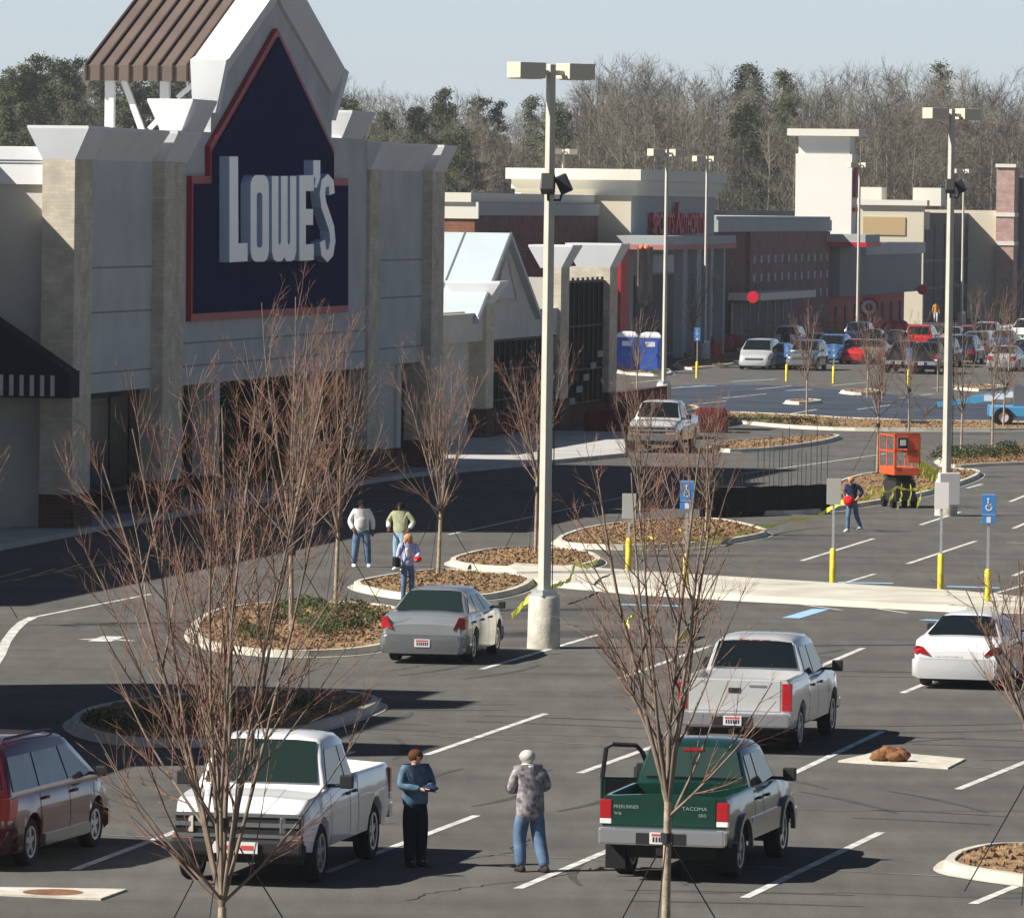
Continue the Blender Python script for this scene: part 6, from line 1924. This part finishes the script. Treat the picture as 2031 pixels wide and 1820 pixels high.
# forest
def forest_tree(seed, h):
    g = random.Random(seed); tk, cr = MB(), MB()
    th = h*g.uniform(.35, .5)
    pts = [Vector((0, 0, 0))]
    for i in range(4): pts.append(pts[-1]+Vector((g.uniform(-.25, .25), g.uniform(-.25, .25), h*.85/4)))
    tk.tube(pts, [.20, .17, .13, .09, .04], 5, cap=False)
    def grow(p, d, ln, rad, lv):
        n = 3; q = [p]; dd = d.copy()
        for i in range(n):
            dd = (dd+Vector((g.uniform(-.16, .16), g.uniform(-.16, .16), g.uniform(.0, .16)))).normalized(); q.append(q[-1]+dd*ln/n)
        cr.tube(q, [rad, rad*.75, rad*.5, rad*.3], 3, cap=False)
        if lv >= 2: return
        for j in range((7, 6)[lv]):
            t = g.uniform(.2, 1); i = min(n-1, int(t*n)); c = q[i].lerp(q[i+1], t*n-i)
            ax = (q[i+1]-q[i]).normalized(); o = ax.orthogonal(); o.rotate(Matrix.Rotation(g.uniform(0, 6.28), 3, ax))
            an = R(g.uniform(25, 55)); grow(c, (ax*math.cos(an)+o.normalized()*math.sin(an)).normalized(), ln*g.uniform(.4, .65), max(.018, rad*.5), lv+1)
    for i in range(15):
        t = .28+.72*(i/15); k = t*4/.999; k = min(3.99, k); c = pts[int(k)].lerp(pts[int(k)+1], k-int(k))
        a = g.uniform(0, 6.28); an = R(g.uniform(25, 55))
        grow(c, Vector((math.cos(a)*math.sin(an), math.sin(a)*math.sin(an), math.cos(an))), h*g.uniform(.18, .34)*(1.25-.7*t), .07*(1.3-t*.8), 0)
    return (tk.mesh('trunk', M['fbark'], norm=False), cr.mesh('crown', M['ftwig'], norm=False))
def pine_tree(seed, h, full=.5, wide=.2):
    g = random.Random(seed); tk, cr = MB(), MB()
    tk.tube([(0, 0, 0), (.1, 0, h*.5), (0, .1, h*.97)], [.24, .17, .05], 5, cap=False)
    nb = int(26*(full/.5)+14)
    for i in range(nb):
        t = (1-full)+full*(i+g.random())/nb
        z = h*t; rr = h*wide*(1-(t-(1-full))/full*.75)*g.uniform(.45, 1.1)
        a = g.uniform(0, 6.28); e = Vector((math.cos(a)*rr, math.sin(a)*rr, z+rr*g.uniform(.0, .35)))
        tk.tube([(0, 0, z), e], [.05, .02], 3, cap=False)
        for c_ in range(3):
            c = Vector((0, 0, z)).lerp(e, (.5, .78, 1.0)[c_])
            R_ = g.uniform(.5, .95)*(h/20)
            for _ in range(34):
                d = Vector((g.gauss(0, 1), g.gauss(0, 1), g.gauss(0, .6)))*R_*.55
                p = c+d; u = Vector((g.uniform(-1, 1), g.uniform(-1, 1), g.uniform(-.2, 1))).normalized()*g.uniform(.18, .42)
                o = u.orthogonal().normalized()*g.uniform(.05, .13)
                cr.add([p-o, p+o, p+u], [(0, 1, 2)])
    return (tk.mesh('trunk', M['pinebark'], norm=False), cr.mesh('crown', M['pine'], norm=False))
fms = [forest_tree(100+i, 20) for i in range(7)]
pms = [pine_tree(200+i, 20, (.45, .6, .4, .7)[i], (.20, .17, .22, .15)[i]) for i in range(4)]
prof = [(-40, 150), (0, 150), (30, 128), (60, 112), (90, 103), (115, 120), (150, 116), (190, 104), (300, 120), (620, 150), (700, 152), (745, 160), (780, 172), (840, 178), (880, 168), (945, 172), (965, 200), (1010, 205), (1060, 188),
        (1140, 178), (1170, 120), (1210, 100), (1260, 98), (1310, 105), (1350, 130), (1400, 140), (1450, 128), (1480, 125), (1530, 130), (1570, 150), (1620, 122), (1700, 128), (1780, 112), (1840, 125), (1890, 120), (1950, 125), (2000, 140), (2080, 150)]
rnd.seed(55)
def far_tree(x, ytop, d, ms, name, label, group):
    p = atd(x, ytop, d); z0 = hillz(p.x, p.y); hh = p.z-z0
    if hh < 4: return
    k = hh/20.0
    root = empty(name, (p.x, p.y, z0), rnd.uniform(0, 6.28), label, 'tree', group); kx = max(.75, min(1.15, k*1.05)); root.scale = (kx, kx, k)
    for me in ms:
        o = bpy.data.objects.new(me.name.split('.')[0], me); col.objects.link(o); o.parent = root
nb = 0
def zone(x):
    if x < 330: return .80
    if x < 600: return .6
    if x < 960: return .24
    if x < 1160: return .18
    if 1455 < x < 1570: return .34
    return .04
for row, (d, dy, step) in enumerate(((735, 0, 24), (705, 34, 27), (765, 12, 30), (672, 75, 27))):
    x = -60+row*7
    while x < 2095:
        hid = 200 < x < 640
        if not (hid and row > 1):
            yt = lerp(prof, x)+dy+rnd.uniform(-3, 30)
            if row == 0: yt = lerp(prof, x)+rnd.uniform(-2, 14)
            if rnd.random() < zone(x):
                far_tree(x, yt+4, d+rnd.uniform(-12, 12), pms[rnd.randrange(4)], 'pine_tree', 'tall green pine on the wooded ridge left of the gable' if x < 330 else 'tall green pine among bare trees behind the shops',
                         'pines on the left ridge' if x < 330 else 'pines behind the shops')
            else:
                far_tree(x, yt, d+rnd.uniform(-12, 12), fms[rnd.randrange(7)], 'forest_tree', 'tall leafless tree in the wood behind the shops', 'leafless trees in the far wood')
            nb += 1
        x += step*rnd.uniform(.75, 1.25)*(1.5 if hid else 1)
print('FOREST', nb)
# dense undergrowth that closes the lower part of the wood
b = MB(); g = random.Random(4)
for _ in range(42000):
    px = g.uniform(-80, 2110); d = g.uniform(662, 790)
    x = (px-CX)/F*d; z0 = hillz(x, d)
    t_ = lerp(prof, px); ztop = H+(hz(px)-t_)*d/F
    z = z0+(ztop-z0)*g.random()**1.5*.60
    s_ = g.uniform(.5, 2.2)
    b.add([(x-.03, d, z), (x+.035, d, z), (x+g.uniform(-.8, .8), d+g.uniform(-.4, .4), z+s_)], [(0, 1, 2)])
o = b.build('undergrowth', M['ftwig'], norm=False); tag(o, 'tangle of bare twigs and saplings filling the far wood', 'undergrowth', kind='stuff')
# ------------------------------------------------------------------ every pier, window and panel is a part of its own
def split_loose(o, keep=90):
    me = o.data; n = len(me.vertices); par = list(range(n))
    def find(a):
        while par[a] != a:
            par[a] = par[par[a]]; a = par[a]
        return a
    for e in me.edges:
        a, c = find(e.vertices[0]), find(e.vertices[1])
        if a != c: par[a] = c
    comp = {}
    for p in me.polygons: comp.setdefault(find(p.vertices[0]), []).append(p)
    if len(comp) < 2 or len(comp) > keep: return
    out = []
    for k, ps in comp.items():
        mp = {}; vs = []; fs = []; mi = []; sm_ = []
        for p in ps:
            f = []
            for v in p.vertices:
                if v not in mp: mp[v] = len(vs); vs.append(tuple(me.vertices[v].co))
                f.append(mp[v])
            fs.append(f); mi.append(p.material_index); sm_.append(p.use_smooth)
        m2 = bpy.data.meshes.new(me.name.split('.')[0]); m2.from_pydata(vs, [], fs)
        for m_ in me.materials: m2.materials.append(m_)
        m2.polygons.foreach_set('material_index', mi); m2.polygons.foreach_set('use_smooth', sm_); m2.update()
        out.append(m2)
    kids = list(o.children)
    o.data = out[0]
    for m2 in out[1:]:
        c = bpy.data.objects.new(o.name.split('.')[0], m2); col.objects.link(c); c.parent = o.parent
        c.matrix_parent_inverse = o.matrix_parent_inverse; c.location = o.location; c.rotation_euler = o.rotation_euler; c.scale = o.scale
SPLIT = {'brick_pier', 'plinth', 'wall_panel', 'column', 'column_base', 'shop_window', 'entrance_door', 'cornice', 'upper_cornice', 'side_wall', 'side_cornice',
         'pier_cap', 'panel_joint', 'roof_strut', 'brick_base_wall', 'price_board', 'roof_seam', 'canopy_post', 'balloon', 'wall_stud', 'window_mullion',
         'entrance_glazing', 'roof_unit', 'shopfront_frame', 'stone_band', 'unseen_shade_block', 'side_house', 'valance_stripe', 'cornice_bracket', 'gable_coping',
         'recess_wall', 'standing_seam', 'wing_band', 'brake_lamp', 'door_handle', 'eyes', 'shoes', 'sign_lettering', 'gable_roof', 'valance', 'roof_rail', 'side_cladding'}
for o in list(bpy.data.objects):
    if o.type == 'MESH' and o.parent and o.name.split('.')[0] in SPLIT and o.data.users == 1:
        split_loose(o)
